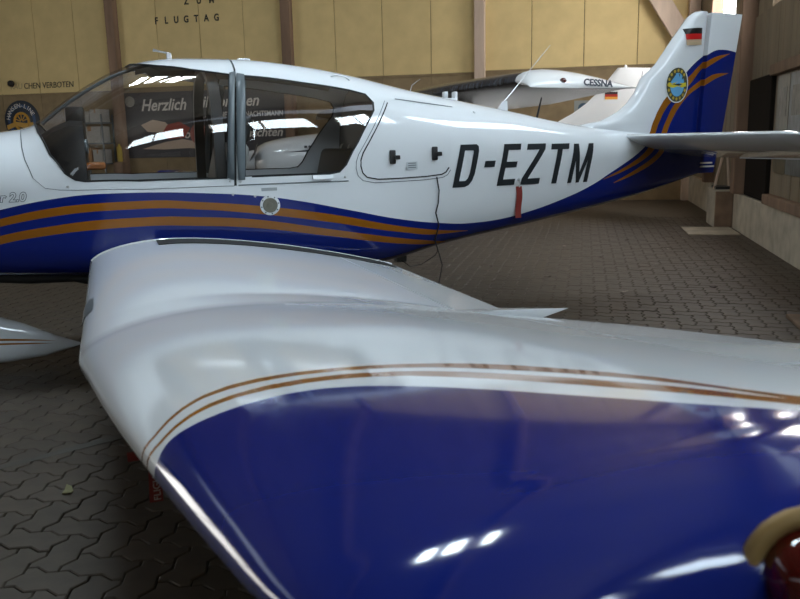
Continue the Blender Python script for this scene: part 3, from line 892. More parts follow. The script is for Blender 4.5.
# wings
XC0 = [0, .002, .006, .014, .026, .042, .064, .092, .125, .165, .21, .26, .32, .39, .46, .54, .62, .70, .77]
XC1 = [.775, .82, .87, .93, 1.0]
YS = [.40, .6, .9, 1.2, 1.5, 1.8, 2.1, 2.3, 2.36, 2.40, 2.44, 2.5, 2.6, 2.66, 2.72, 2.8, 3.0, 3.2, 3.4, 3.6, 3.8, 4.0, 4.15, 4.3, 4.40, 4.48, 4.54, 4.58, 4.60, 4.62, 4.64, 4.66, 4.68, 4.70, 4.72, 4.735, 4.75, 4.76, 4.77, 4.776, 4.78]
def wsec(y, xcs):
    return [wing_pt(y, x, True) for x in xcs[::-1]] + [wing_pt(y, x, False) for x in (xcs[1:] if xcs[0] == 0 else xcs)]
def surf(y0, y1, n, xcs=XC1, rot=0.0, dz=0.0, gap=.004):
    out = []
    for k in range(n + 1):
        y = y0 + gap + (y1 - y0 - 2 * gap) * k / n
        s = wsec(y, xcs)
        if rot:
            h = Vector(wing_pt(y, .775, True)); c_, s_ = math.cos(rot), math.sin(rot)
            s = [(h.x + (p[0] - h.x) * c_ - (p[2] - h.z) * s_, p[1], h.z + (p[0] - h.x) * s_ + (p[2] - h.z) * c_ + dz) for p in s]
        out.append(s)
    return loft(out)
def fixg(g): return g[0], [tuple(f)[::-1] for f in g[1]]
for sgn, nm in ((-1, 'port'), (1, 'starboard')):
    fl = (lambda g: g) if sgn < 0 else mirror
    wing = part('wing', fl(fixg(loft([wsec(y, XC0) for y in YS]))), M['wing'], smooth=75)
    part('flap', fl(fixg(surf(.57, 2.44, 8))), M['wing'], parent=wing, smooth=35)
    part('fixed_trailing_edge', fl(fixg(surf(2.45, 2.63, 3, rot=math.radians(10)))), M['wing'], parent=wing, smooth=35)
    part('aileron', fl(fixg(surf(2.65, 4.30, 10, rot=math.radians(3.0)))), M['wing'], parent=wing, smooth=35)
    part('wing_tip', fl(fixg(surf(4.31, 4.775, 16, gap=0))), M['wing'], parent=wing, smooth=35)
    # dark anti-slip strip along the root
    st = []
    for q in range(24):
        xc = .20 + q * .0335
        a, b2 = wing_pt(.588, xc, True), wing_pt(.80, xc, True)
        st.append([(a[0], a[1], a[2] + .001), (b2[0], b2[1], b2[2] + .001), (b2[0], b2[1], b2[2] + .005), (a[0], a[1], a[2] + .005)])
    part('root_strip', fl(loft(st)), M['rubber'], parent=wing, smooth=30)
    rf = [wing_pt(.57, x, True) for x in XC0[2:] + XC1]
    part('root_fillet', fl(tube([(p[0], p[1] + .004, p[2] + .002) for p in rf], .006, 6)), M['white'], parent=wing)
    # dark leading edge patch (stall strip)
    st = []
    for y in (1.86, 2.12):
        st.append([tuple(Vector(wing_pt(y, x, u)) + Vector((-.003, 0, .002))) for x, u in ((.022, True), (.012, True), (.005, True), (0, True), (.004, False))])
    part('leading_edge_patch', fl(loft(st, False, False, False)), M['trim_grey'], parent=wing)
    # navigation light on the tip
    LP = Vector((.525, sgn * 4.785, .935))
    LM = Matrix.Translation(LP) @ Vector((-.45, sgn * .85, .12)).to_track_quat('Z', 'Y').to_matrix().to_4x4()
    nl = part('navigation_light', torus(.053, .009, LM), M['brass'], parent=wing)
    part('lens', lathe([(.045, -.04), (.045, .006), (.040, .024), (.028, .038), (.012, .046), (0, .047)], LM, 24), M['red_lens'] if sgn < 0 else M['green_lens'], parent=nl)
    # main gear: spat, leg, wheel
    gy = sgn * 1.29
    lg = part('main_gear_leg', tube([(.55, gy, .60), (.58, gy, .22)], [.06, .045], 10), M['white'])
    sp = []
    for q in range(13):
        t = q / 12; x = .12 + t * .95
        r = math.sin(math.pi * min(t * 1.25, 1) ** .75) * .5 + .5 * (1 - t) if False else max(.02, (4 * t * (1 - t)) ** .5 if t < .5 else (1 - ((t - .5) / .5) ** 1.8) + .02)
        sp.append([(x, gy + .095 * r * math.cos(a), .235 + .02 * t + (.165 * r if math.sin(a) > 0 else .16 * r) * math.sin(a)) for a in [2 * math.pi * k / 16 for k in range(16)]])
    part('wheel_spat', loft(sp), M['white'], parent=lg)
    part('wheel', lathe([(.02, -.05), (.14, -.055), (.175, -.03), (.175, .03), (.14, .055), (.02, .05)], Matrix.Translation((.55, gy, .176)) @ Matrix.Rotation(math.radians(90), 4, 'X')), M['rubber'], parent=lg)

# fin, rudder
def fin_row(z, le, te, th, hinge=None, n=14):
    up, lo = [], []
    c = te - le
    for k in range(n + 1):
        t = k / n; x = le + c * t
        h = th * (2.6 * math.sqrt(t) * (1 - t) + .08 * (1 - t)) * .72 + .002
        up.append((x, -h, z)); lo.append((x, h, z))
    return up + lo[::-1]
f_fle = pchip([(1.15, 3.20), (1.372, 3.25), (1.384, 3.37), (1.392, 3.43), (1.434, 3.54), (1.494, 3.647), (1.602, 3.745), (1.694, 3.788), (1.766, 3.885), (1.846, 3.953), (1.955, 4.037), (2.105, 4.162), (2.16, 4.213), (2.188, 4.26)])
f_hinge = pchip([(1.0, 4.305), (1.297, 4.321), (1.864, 4.353), (2.184, 4.38)])
fin = part('fin', loft([fin_row(z, f_fle(z), f_hinge(z) - .004, .085 if z < 2.1 else .07) for z in (1.15, 1.25, 1.30, 1.335, 1.36, 1.38, 1.40, 1.43, 1.47, 1.52, 1.6, 1.7, 1.8, 1.9, 2.0, 2.1, 2.15, 2.178, 2.188)]), M['fus'], smooth=50)
def rud_row(z):
    le = f_hinge(z) + .004; te = interp(z, [(1.02, 4.50), (1.292, 4.565), (1.77, 4.64), (2.178, 4.70)])
    th = .052 if z > 1.2 else .045
    return [(le, -th * .8, z), (le + .05, -th * .8, z), (le + (te - le) * .5, -th * .5, z), (te, -.004, z), (te, .004, z), (le + (te - le) * .5, th * .5, z), (le + .05, th * .8, z), (le, th * .8, z)]
part('rudder', loft([rud_row(z) for z in (.99, 1.1, 1.292, 1.5, 1.77, 2.0, 2.15, 2.182)]), M['fus'], smooth=35)
# national flag and club emblem on the fin
def fin_y(x, z):
    le, te = f_fle(z), f_hinge(z)
    t = min(max((x - le) / (te - le), 0), 1)
    return -(.085 * (2.6 * math.sqrt(t) * (1 - t) + .08 * (1 - t)) * .72 + .002)
def fin_decal(poly, o0, o1):
    return prism(poly, o0, o1, lambda u, v, t: (u, fin_y(u, v) - t, v))
def fpos(u, v):     # flag: slightly tilted rectangle
    return (4.127 + .163 * u + .016 * (1 - v), 1.938 + .120 * v + .010 * u)
fl_ = None
for k, c in enumerate([(.50, .37, .24), (.55, .012, .012), (.012, .012, .012)]):
    cols = [fin_decal([fpos(i / 6, k / 3), fpos((i + 1) / 6, k / 3), fpos((i + 1) / 6, (k + 1) / 3), fpos(i / 6, (k + 1) / 3)], .003, .008) for i in range(6)]
    part('flag_stripe', merge(*cols), mat('flag_%d' % k, c, .35), parent=fin, smooth=None)
def ell(cx, cz, rx, rz, n=28): return [(cx + rx * math.cos(2 * math.pi * k / n), cz + rz * math.sin(2 * math.pi * k / n)) for k in range(n)]
EC = (4.077, 1.654)
em = part('club_emblem', fin_decal(ell(*EC, .112, .132), .002, .006), M['white'], parent=fin, smooth=None)
part('emblem_ring', fin_decal(ell(*EC, .104, .124), .006, .007), mat('emblem_dark', (.05, .055, .035), .4), parent=em, smooth=None)
for k in range(16):
    a = 2 * math.pi * k / 16
    part('emblem_letter', fin_decal(ell(EC[0] + .086 * math.cos(a), EC[1] + .103 * math.sin(a), .011, .013, 6), .007, .0075), mat('emblem_gold', (.45, .33, .04), .4) if k == 0 else bpy.data.materials['emblem_gold'], parent=em, smooth=None)
part('emblem_sky', fin_decal(ell(*EC, .070, .086), .007, .0075), mat('emblem_sky', (.12, .36, .62), .4), parent=em, smooth=None)
part('emblem_band', fin_decal([(EC[0] - .085, EC[1] - .014), (EC[0] - .04, EC[1] - .022), (EC[0], EC[1] - .010), (EC[0] + .05, EC[1] - .02), (EC[0] + .088, EC[1] - .01), (EC[0] + .088, EC[1] + .018), (EC[0] + .04, EC[1] + .012), (EC[0], EC[1] + .024), (EC[0] - .05, EC[1] + .010), (EC[0] - .085, EC[1] + .018)], .0075, .0085), mat('emblem_yellow', (.62, .50, .03), .4), parent=em, smooth=None)
part('emblem_aircraft', fin_decal([(EC[0] - .045, EC[1] + .002), (EC[0] + .01, EC[1] - .006), (EC[0] + .05, EC[1] + .004), (EC[0] + .012, EC[1] + .010)], .0085, .009), M['letter'], parent=em, smooth=None)

# all-moving tailplane, leading edge up
STX, STZ, STC = 3.60, 1.285, .80
def st_sec(y, pitch=math.radians(12.5)):
    t_ = min(max((abs(y) - 1.58) / .12, 0), 1)
    c = STC - .10 * t_ ** 2; th = .105 * (1 - .75 * t_ ** 2)
    s = []
    xs_ = [0, .01, .03, .07, .13, .22, .35, .5, .65, .8, .9, 1.0]
    up = [(x, 5 * .105 * (1 - .7 * t_ ** 2) * (.2969 * x ** .5 - .126 * x - .3516 * x ** 2 + .2843 * x ** 3 - .1036 * x ** 4)) for x in xs_]
    ring = up[::-1] + [(x, -h) for x, h in up[1:]]
    for x, h in ring:
        X, Z = .04 * t_ ** 2 + x * c, h * c
        s.append((STX + X * math.cos(pitch) + Z * math.sin(pitch), y, STZ - X * math.sin(pitch) + Z * math.cos(pitch)))
    return s
tp = part('tailplane', fixg(loft([st_sec(y) for y in (-1.70, -1.68, -1.65, -1.61, -1.55, -1.3, -.9, -.5, -.1, .1, .5, .9, 1.3, 1.55, 1.61, 1.65, 1.68, 1.70)])), M['white'], smooth=40)
p0 = st_sec(-1.0)[0]
for s in (-1, 1):
    xs0, zs0 = p0[0] + .008, p0[2]
    part('trim_tab', gbevel(gbox(xs0, xs0 + .13, s * .95 - .55, s * .95 + .55, zs0 - .006, zs0 + .012), .004, 1), M['white'], parent=tp)

# aerials and small fittings on the upper deck
def crown(x, o=0): return Vector((x, 0, f_top(x) + o))
part('roof_vent', gbevel(gbox(.40, .43, -.012, .012, f_top(.4) - .01, f_top(.4) + .045), .004, 1), M['steel'], parent=can)
part('vent_pipe', tube([(.418, 0, f_top(.4) + .042), (.36, 0, f_top(.4) + .052), (.325, 0, f_top(.4) + .060)], [.006, .006, .010], 8), M['steel'], parent=can)
part('roof_catch', gbevel(gbox(.82, .90, -.03, .03, 1.79, 1.815), .006, 1), M['white'], parent=fus)
p = [Vector(body_pt(x, 62)) + Vector((0, -.012, .012)) for x in (1.33, 1.36, 1.42, 1.45)]
part('grab_handle', tube([Vector(body_pt(1.33, 62)), p[1], p[2], Vector(body_pt(1.45, 62))], .005, 6), M['white'], parent=fus)
part('whip_aerial', tube([crown(1.96, -.01), crown(1.98, .05), crown(2.04, .10)], [.004, .0025, .0015], 6), M['steel'], parent=fus)
ab = part('aerial_bracket', gbevel(gbox(2.21, 2.30, -.03, .03, f_top(2.25) - .02, f_top(2.25) + .012), .004, 1), M['white'], parent=fus)
for x in (2.22, 2.29): part('bracket_lug', gbevel(gbox(x - .012, x + .012, -.025, .025, f_top(2.25), f_top(2.25) + .055), .004, 1), M['white'], parent=ab)
af = part('aerial_foot', loft([[(2.60, -.012, 1.47), (2.69, -.012, 1.46), (2.69, .012, 1.46), (2.60, .012, 1.47)], [(2.655, -.006, 1.545), (2.69, -.006, 1.55), (2.69, .006, 1.55), (2.655, .006, 1.545)]]), M['white'], parent=fus)
part('aerial_rod', tube([(2.665, 0, 1.54), (3.03, 0, 1.93)], [.0035, .002], 6), M['steel'], parent=af)
part('rear_aerial', tube([crown(2.925, -.01), crown(2.965, .15)], [.009, .005], 6), M['black'], parent=fus)
part('deck_window', tube([on_body(x, 1.47 - (x - 1.9) * .02, .001) for x in (2.29, 2.30)], .01, 6), M['white'], parent=fus)

# nose: spinner, propeller, nose gear
part('spinner', lathe([(.17, 0), (.165, .05), (.13, .14), (.07, .21), (0, .235)], Matrix.Translation((-1.55, 0, 1.02)) @ Matrix.Rotation(math.radians(-90), 4, 'Y')), M['white'])
def blade(a):
    secs = []
    for q in range(9):
        t = q / 8; r = .12 + .76 * t
        cw = .055 + .06 * math.sin(math.pi * min(t * 1.1, 1)); tw = math.radians(50 - 32 * t); th = .014 * (1.3 - t)
        secs.append([(-1.60 + cw * u * math.sin(tw) * .8 + th * v * math.cos(tw), cw * u * math.cos(tw), r) for u, v in ((-1, 0), (-.4, -1), (.4, -1), (1, 0), (.4, 1), (-.4, 1))])
    g = loft(secs)
    return xf(g, Matrix.Translation((0, 0, 1.02)) @ Matrix.Rotation(a, 4, 'X'))
for a in (math.radians(60), math.radians(240)): part('propeller_blade', blade(a), M['black'])
ng = part('nose_gear_leg', tube([(-.74, 0, .68), (-.745, 0, .28)], [.035, .03], 12), M['trim_grey'])
sp = []
for q in range(21):
    t = q / 20; x = -1.28 + t * 1.05
    top = interp(t, [(0, .20), (.06, .27), (.2, .36), (.4, .385), (.55, .33), (.7, .265), (.85, .18), (1, .112)])
    bot = interp(t, [(0, .18), (.06, .11), (.2, .055), (.6, .038), (.8, .055), (.92, .085), (1, .104)])
    hw = interp(t, [(0, .012), (.06, .05), (.2, .09), (.45, .098), (.7, .065), (.9, .022), (1, .005)])
    sp.append([(x, hw * math.copysign(abs(math.cos(a)) ** .8, math.cos(a)), (top + bot) / 2 + (top - bot) / 2 * math.copysign(abs(math.sin(a)) ** .8, math.sin(a))) for a in [2 * math.pi * k / 20 for k in range(20)]])
spat_p = paint_mat('spat_paint', (.62, .63, .64), 0, 2, (-1.4, 0), (0, .5), [
    (ORANGE, [(-1.3, .235), (-.9, .21), (-.65, .185), (-.5, .165), (-.38, .148)], [(-1.3, .25), (-.9, .225), (-.65, .198), (-.5, .174), (-.38, .149)], (-1.3, -.38)),
    (ORANGE, [(-1.3, .205), (-.9, .182), (-.65, .160), (-.5, .145), (-.40, .134)], [(-1.3, .22), (-.9, .196), (-.65, .172), (-.5, .153), (-.40, .135)], (-1.3, -.40))])
part('nose_wheel_spat', loft(sp), spat_p, parent=ng, smooth=50)
part('nose_wheel', lathe([(.02, -.045), (.13, -.05), (.165, -.028), (.165, .028), (.13, .05), (.02, .045)], Matrix.Translation((-.85, 0, .166)) @ Matrix.Rotation(math.radians(90), 4, 'X')), M['rubber'], parent=ng)
part('exhaust', tube([(-.66, -.30, .60), (-.45, -.32, .585), (-.22, -.33, .575), (-.12, -.33, .55)], [.03, .035, .03, .035], 10), M['black'])
part('belly_drain', gbevel(gbox(1.83, 1.90, -.05, .02, .47, .56), .006, 1), M['trim_grey'])

# cabin interior
part('cabin_floor', gbox(-.20, 1.50, -.44, .44, .66, .70), M['liner'], smooth=None)
for s in (-1, 1): part('cabin_side', loft([[(x, s * (f_w(x) - .025), .76), (x, s * (f_w(x) - .05), .76), (x, s * (f_w(x) - .05), 1.075), (x, s * (f_w(x) - .025), 1.075)] for x in (-.2, 0, .3, .8, 1.2, 1.5)]), M['liner'], smooth=None)
part('rear_bulkhead', loft([[body_pt(x, p, -.03) for p in range(-60, 241, 12)] for x in (1.60, 1.63)]), M['dark_leather'], smooth=30)
hl = []
for x in [.22 + .06 * k for k in range(22)]:
    lim = 62 if x > .3 else 75
    hl.append([body_pt(x, p, -.022) for p in [lim + (180 - 2 * lim) * q / 14 for q in range(15)]])
solid(part('headliner', loft(hl, False, False, False), M['headliner'], smooth=60), .008, 0)
hp = []
for x in (.585, .645):
    hp.append([body_pt(x, p, -.03) for p in range(-10, 191, 8)] + [body_pt(x, p, -.075) for p in range(-10, 191, 8)][::-1])
part('roll_hoop', loft(hp), M['black'], smooth=30)
part('canopy_bow', tube([crown(x, -.02) for x in [-.33 + .04 * k for k in range(17)]], .011, 8), M['trim_grey'], parent=can)
# instrument panel and coaming
db = []
for x, zt, hw in ((-.34, 1.36, .38), (-.26, 1.41, .42), (-.17, 1.445, .45), (-.10, 1.44, .45)):
    db.append([(x, -hw, .95), (x, -hw, zt - .10), (x, -hw * .92, zt - .03), (x, -hw * .7, zt), (x, hw * .7, zt), (x, hw * .92, zt - .03), (x, hw, zt - .10), (x, hw, .95)])
ip = part('instrument_panel', loft(db), M['black'], smooth=30)
part('radio_box', gbevel(gbox(-.19, -.09, -.30, .02, 1.43, 1.52), .012, 2), M['black'], parent=ip)
for k in range(3): part('instrument', lathe([(.042, 0), (.042, .012), (.034, .014), (0, .014)], Matrix.Translation((-.10, -.33 + .12 * k, 1.30)) @ Matrix.Rotation(math.radians(90), 4, 'Y')), M['trim_grey'], parent=ip)
for s in (-1, 1): part('control_stick', tube([(.30, s * .25, .64), (.25, s * .25, .95), (.21, s * .25, 1.06)], [.012, .012, .020], 8), M['black'])
part('quadrant', gbevel(gbox(-.12, .0, -.30, -.06, 1.17, 1.21), .01, 1), mat('quadrant_orange', (.35, .12, .03), .4), parent=ip)
def seat(cx, cy, w, h, lab):
    s_ = part('seat', gbevel(gbox(cx - .42, cx + .04, cy - w, cy + w, .66, .84), .05, 3), M['leather'])
    g = gbevel(gbox(-.055, .055, -w, w, 0, h), .045, 3)
    part('seat_back', xf(g, Matrix.Translation((cx, cy, .80)) @ Matrix.Rotation(math.radians(14), 4, 'Y')), M['leather'], parent=s_)
    g = gbevel(gbox(-.05, .05, -w * .72, w * .72, 0, .18), .045, 3)
    part('headrest', xf(g, Matrix.Translation((cx + math.sin(math.radians(14)) * h * .98, cy, .80 + h * .95)) @ Matrix.Rotation(math.radians(14), 4, 'Y')), M['dark_leather'], parent=s_)
for s in (-1, 1): seat(.63, s * .25, .20, .52, '')
rs_ = part('rear_bench', gbevel(gbox(1.02, 1.42, -.47, .47, .64, .86), .04, 3), M['leather'])
part('bench_back', xf(gbevel(gbox(-.05, .05, -.47, .47, 0, .42), .04, 3), Matrix.Translation((1.40, 0, .84)) @ Matrix.Rotation(math.radians(14), 4, 'Y')), M['dark_leather'], parent=rs_)
for y in (-.30, -.12, .14, .34):
    part('harness', loft([[(1.33 + .24 * t, y - .022, .86 + .42 * t + .02 * math.sin(6 * t)), (1.33 + .24 * t, y + .022, .86 + .42 * t + .02 * math.sin(6 * t)), (1.34 + .24 * t, y + .022, .86 + .42 * t), (1.34 + .24 * t, y - .022, .86 + .42 * t)] for t in [q / 6 for q in range(7)]]), M['leather'], parent=rs_, smooth=30)

# things hung on the aircraft
p = on_body(2.584, 1.02, .006)
rb = empty('warning_ribbon', Matrix.Translation(p), 'red warning ribbon hanging from a white plug below the registration letters', 'ribbon')
add('plug', lathe([(.009, -.004), (.009, .012), (.006, .03), (0, .032)], Matrix.Translation(p) @ Matrix.Rotation(math.radians(90), 4, 'X'), 12), M['white'], parent=rb, smooth=40)
add('cord', tube([p + Vector((0, -.012, 0)), p + Vector((.001, -.012, -.05))], .004, 6), M['white'], parent=rb)
def ribbon(top, L, w, n=8, amp=.004):
    secs = []
    for k in range(n + 1):
        t = k / n; z = top.z - L * t; dx = amp * math.sin(5 * t)
        yy = top.y - .004 - amp * math.sin(7 * t)
        secs.append([(top.x - w + dx, yy, z), (top.x + w + dx, yy, z), (top.x + w + dx, yy + .0015, z), (top.x - w + dx, yy + .0015, z)])
    return loft(secs)
add('tape', ribbon(Vector((p.x, body_y(2.584, .9) - .008, p.z - .045)), .21, .022), M['red_tag'], parent=rb, smooth=30)
q0 = Vector((.040, -3.60, .665))
r2 = empty('pitot_ribbon', Matrix.Translation(q0), 'dark red ribbon with white print hanging under the blue wing tip edge', 'ribbon')
add('tape', ribbon(q0, .088, .0135, amp=.001), M['red_tag'], parent=r2, smooth=30)
add('pitot_cover', tube([q0 + Vector((-.05, 0, .015)), q0 + Vector((.06, 0, .018)), q0 + Vector((.075, 0, .020))], .010, 8), M['red_tag'], parent=r2)
part('pitot_tube', tube([q0 + Vector((.02, 0, .018)), q0 + Vector((.10, 0, .022)), q0 + Vector((.15, 0, .06)), q0 + Vector((.16, 0, .16))], .007, 8), M['steel'])
text('print', 'FLIGHT', .020, M['tag_text'], Matrix.Translation(q0 + Vector((.008, -.0075, -.084))) @ Matrix.Rotation(math.radians(90), 4, 'X') @ Matrix.Rotation(math.radians(90), 4, 'Z'), r2, .0003)
wp = [on_body(1.945, 1.065, .012), on_body(1.96, .98, .014), on_body(1.953, .90, .013), on_body(1.935, .84, .014), on_body(1.96, .76, .016), on_body(1.945, .66, .02), (1.965, -.47, .58), (1.985, -.475, .50), (1.95, -.485, .36), (1.965, -.50, .30)]
add('power_cable', tube(wp, .0045, 6), M['black'], smooth=40, label='thin black cable dangling from the baggage door past the belly', cat='cable')
add('tie_wire', tube([(1.72, -.44, .545), (1.78, -.43, .50), (1.86, -.42, .505), (1.95, -.44, .56), (1.965, -.46, .60)], .003, 6), M['black'], smooth=40, label='short dark wire looped under the aircraft belly behind the wing', cat='wire')

# ------------------------------------------------------------------ the high-wing aircraft behind
CY_ = math.radians(2.86)
sp_ = Vector((math.sin(CY_), math.cos(CY_), 0)); af_ = Vector((math.cos(CY_), -math.sin(CY_), 0))
CO = Vector((3.55, 1.53, 0)) + sp_ * 5.05
CM = Matrix.Translation(CO) @ Matrix.Rotation(-CY_, 4, 'Z')
ces = empty('high_wing_aircraft', CM, 'white high-wing aircraft standing behind the blue and white one', 'aircraft')
def cpart(name, g, m_, parent=ces, smooth=40, **k):
    return add(name, g, m_, parent=parent, frame=CM, smooth=smooth, **k)
M['cwhite'] = mat('aircraft_white', (.74, .75, .75), .18, coat=.4)
M['cwing'] = mat('wing_reflections', (.085, .092, .108), .2, metal=.2, noise=(7, .75, (.6, 5, 1)))  # dark streaky tone paints in the reflections on the wing underside
M['cdark'] = mat('aircraft_dark_trim', (.05, .06, .08), .3)
M['cglass'] = mat('dark_window', (.03, .035, .04), .05, coat=.5)
ct = pchip([(-1.78, 1.12), (-1.70, 1.25), (-1.5, 1.33), (-1.0, 1.40), (-.5, 1.44), (-.3, 1.47), (.0, 1.74), (.15, 1.80), (1.2, 1.80), (1.6, 1.66), (2.4, 1.48), (4.75, 1.30)])
cb = pchip([(-1.78, .98), (-1.70, .86), (-1.5, .78), (-1.0, .70), (-.3, .62), (1.2, .62), (2.4, .84), (4.75, 1.12)])
cw_ = pchip([(-1.78, .16), (-1.70, .34), (-1.5, .42), (-1.0, .48), (-.3, .53), (1.2, .53), (2.4, .33), (4.75, .04)])
def csec(x, n=28, k=3.0):
    zt, zb, w = ct(x), cb(x), cw_(x)
    out = []
    for q in range(n):
        a = 2 * math.pi * q / n; c, s = math.cos(a), math.sin(a)
        out.append((x, w * math.copysign(abs(c) ** (2 / k), c), (zt + zb) / 2 + (zt - zb) / 2 * math.copysign(abs(s) ** (2 / k), s)))
    return out
cf = cpart('fuselage', loft([csec(x) for x in [-1.78, -1.75, -1.70, -1.6] + [-1.5 + .15 * k for k in range(42)] + [4.75]]), M['cwhite'], smooth=55)
cpart('spinner', lathe([(.15, 0), (.13, .1), (.07, .2), (0, .24)], Matrix.Translation((-1.78, 0, 1.05)) @ Matrix.Rotation(math.radians(-90), 4, 'Y')), M['cwhite'])
for a in (math.radians(75), math.radians(255)):
    g = xf(blade(0), Matrix.Translation((-.22, 0, -1.02)))
    cpart('propeller_blade', xf(g, Matrix.Translation((0, 0, 1.05)) @ Matrix.Rotation(a, 4, 'X')), M['black'])
cpart('windshield', loft([[(x, y, z) for y, z in ((-.44, zz - .02), (-.2, zz + .015), (.2, zz + .015), (.44, zz - .02), (.44, zz - .05), (-.44, zz - .05))] for x, zz in ((-.31, 1.475), (-.15, 1.61), (.02, 1.765))]), M['cglass'], smooth=30)
for s in (-1, 1):
    for x0, x1 in ((.12, .75), (.85, 1.35)):
        cpart('side_window', gbevel(gbox(x0, x1, s * .535 - .008, s * .535 + .008, 1.27, 1.62), .006, 1), M['cglass'], parent=cf, smooth=None)
    # cowl stripe and print
    cpart('side_stripe', prism([(-1.35, 1.165), (-.1, 1.15), (1.4, 1.15), (1.4, 1.19), (-.1, 1.19), (-1.0, 1.19)], 0, .006, lambda u, v, t: (u, s * (cw_(u) + .001 + t), v)), M['cdark'], parent=cf, smooth=None)
    cpart('side_stripe', prism([(-1.15, 1.13), (-.1, 1.10), (1.4, 1.10), (1.4, 1.125), (-.1, 1.13)], 0, .006, lambda u, v, t: (u, s * (cw_(u) + .001 + t), v)), M['cdark'], parent=cf, smooth=None)
for q, (x0, x1) in enumerate(((-1.12, -1.08), (-1.06, -1.0), (-.985, -.94), (-.925, -.87))): cpart('print_mark', prism([(x0, 1.215), (x1, 1.215), (x1, 1.245), (x0, 1.245)], 0, .005, lambda u, v, t: (u, -(cw_(u) + .001 + t), v)), M['cdark'], parent=cf, smooth=None)
# wing with drooped conical tips
def cws(y):
    s = abs(y); tap = max(0, (s - 2.6) / 2.2)
    c = 1.62 - .38 * min(tap, 1); x0 = .0 + .12 * min(tap, 1)
    z = 1.80 + (s - .5) * .000; t = .12
    if s > 4.8:
        k = min((s - 4.8) / .25, 1); t = .12 * (1 - .55 * k * k); x0 += .10 * k * k; c -= .05 * k * k; z -= .0
    up = [(x, 5 * t * (.2969 * x ** .5 - .126 * x - .3516 * x * x + .2843 * x ** 3 - .1036 * x ** 4)) for x in (0, .01, .03, .07, .13, .22, .35, .5, .65, .8, .9, 1)]
    ring = [(x, h * 1.7 + .01) for x, h in up[::-1]] + [(x, -h * .6 + .01) for x, h in up[1:]]
    return [(x0 + x * c, y, z - (.065 + .075 * max(0, min((4.7 - s) / 2.5, 1))) * x + h * c) for x, h in ring]
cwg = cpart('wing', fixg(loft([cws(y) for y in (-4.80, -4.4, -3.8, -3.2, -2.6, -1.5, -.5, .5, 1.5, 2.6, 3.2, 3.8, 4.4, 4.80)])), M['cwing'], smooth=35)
for s in (-1, 1):
    ys = [4.802, 4.86, 4.92, 4.97, 5.01, 5.04, 5.05]
    def ctip(y):
        k = (y - 4.8) / .25
        P = cws(4.8)
        cx, cz = 1.1, P[0][2] + .02
        f = math.sqrt(max(1 - k * k, .002))
        out = []
        for p in P:
            out.append((p[0] * (1 - .06 * k * k) + .04 * k * k, s * y, cz + (p[2] - cz) * (f * .9 + .1) - .03 * k))
        return out
    g = loft([ctip(y) for y in ys])
    tpn = cpart('wing_tip', fixg(g) if s < 0 else g, M['cwhite'], parent=cwg, smooth=50)
    cpart('tip_light', ellipsoid((.50, s * 5.03, 1.80), .035, .025, .025), M['red_lens'] if s < 0 else M['green_lens'], parent=tpn)
    st_ = cpart('wing_strut', tube([(.55, s * .52, .72), (.62, s * 2.5, 1.74)], .035, 8), M['cwhite'])
    gl = cpart('gear_leg', tube([(.75, s * .45, .70), (.80, s * 1.05, .20)], [.04, .025], 8), M['cwhite'])
    cpart('wheel', lathe([(.02, -.06), (.14, -.065), (.19, -.035), (.19, .035), (.14, .065), (.02, .06)], Matrix.Translation((.80, s * 1.12, .19)) @ Matrix.Rotation(math.radians(90), 4, 'X')), M['rubber'], parent=gl)
text('wing_lettering', 'CESSNA', .085, M['cdark'], CM @ Matrix.Translation((.68, -5.085, 1.757)) @ Matrix.Rotation(math.radians(3.5), 4, 'Y') @ Matrix.Rotation(math.radians(80), 4, 'X'), cwg, .002, .1, bold=.003)
ngl = cpart('nose_gear_leg', tube([(-1.15, 0, .75), (-1.2, 0, .2)], .03, 8), M['steel'])
cpart('nose_wheel', lathe([(.02, -.05), (.12, -.055), (.165, -.03), (.165, .03), (.12, .055), (.02, .05)], Matrix.Translation((-1.2, 0, .165)) @ Matrix.Rotation(math.radians(90), 4, 'X')), M['rubber'], parent=ngl)
# swept fin
cfle = pchip([(1.30, 2.6), (1.45, 2.95), (1.55, 3.15), (1.70, 3.45), (1.85, 3.66), (2.05, 3.88), (2.30, 4.10), (2.36, 4.16)])
cfte = pchip([(1.05, 4.72), (1.30, 4.76), (2.20, 4.84), (2.30, 4.85), (2.36, 4.82)])
cfin = cpart('fin', loft([fin_row(z, cfle(z), cfte(z), .075) for z in (1.30, 1.36, 1.42, 1.48, 1.55, 1.65, 1.8, 2.0, 2.2, 2.3, 2.345, 2.36)]), M['cwhite'], smooth=50)
cpart('rudder_line', loft([[(x, s_ * .052, z) for x, z, s_ in ((4.42, 1.4, -1), (4.43, 1.4, -1))] + [(4.60, -.045, 2.31), (4.59, -.045, 2.31)]] * 1 + [[(x, y - .002, z) for x, y, z in ((4.42, -.052, 1.4), (4.43, -.052, 1.4), (4.60, -.045, 2.31), (4.59, -.045, 2.31))]]), M['cdark'], parent=cfin, smooth=None)
cpart('beacon', lathe([(.025, 0), (.025, .02), (.012, .05), (0, .055)], Matrix.Translation((4.30, 0, 2.355))), M['cwhite'], parent=cfin)
for k, c in enumerate([(.75, .36, .05), (.42, .02, .01), (.03, .015, .015)]):
    cpart('flag_stripe', prism([(3.90, 1.86 + k * .040), (4.13, 1.86 + k * .040), (4.13, 1.90 + k * .040), (3.90, 1.90 + k * .040)], .055, .064, lambda u, v, t: (u, -t, v)), mat('back_flag_%d' % k, c, .4), parent=cfin, smooth=None)
cpart('horizontal_tail', loft([[(4.1 + .12 * abs(y) / 1.5, y, 1.27), (4.5, y, 1.30), (4.9, y, 1.275), (4.5, y, 1.24)] for y in (-1.5, 0, 1.5)]), M['cwhite'], smooth=30)

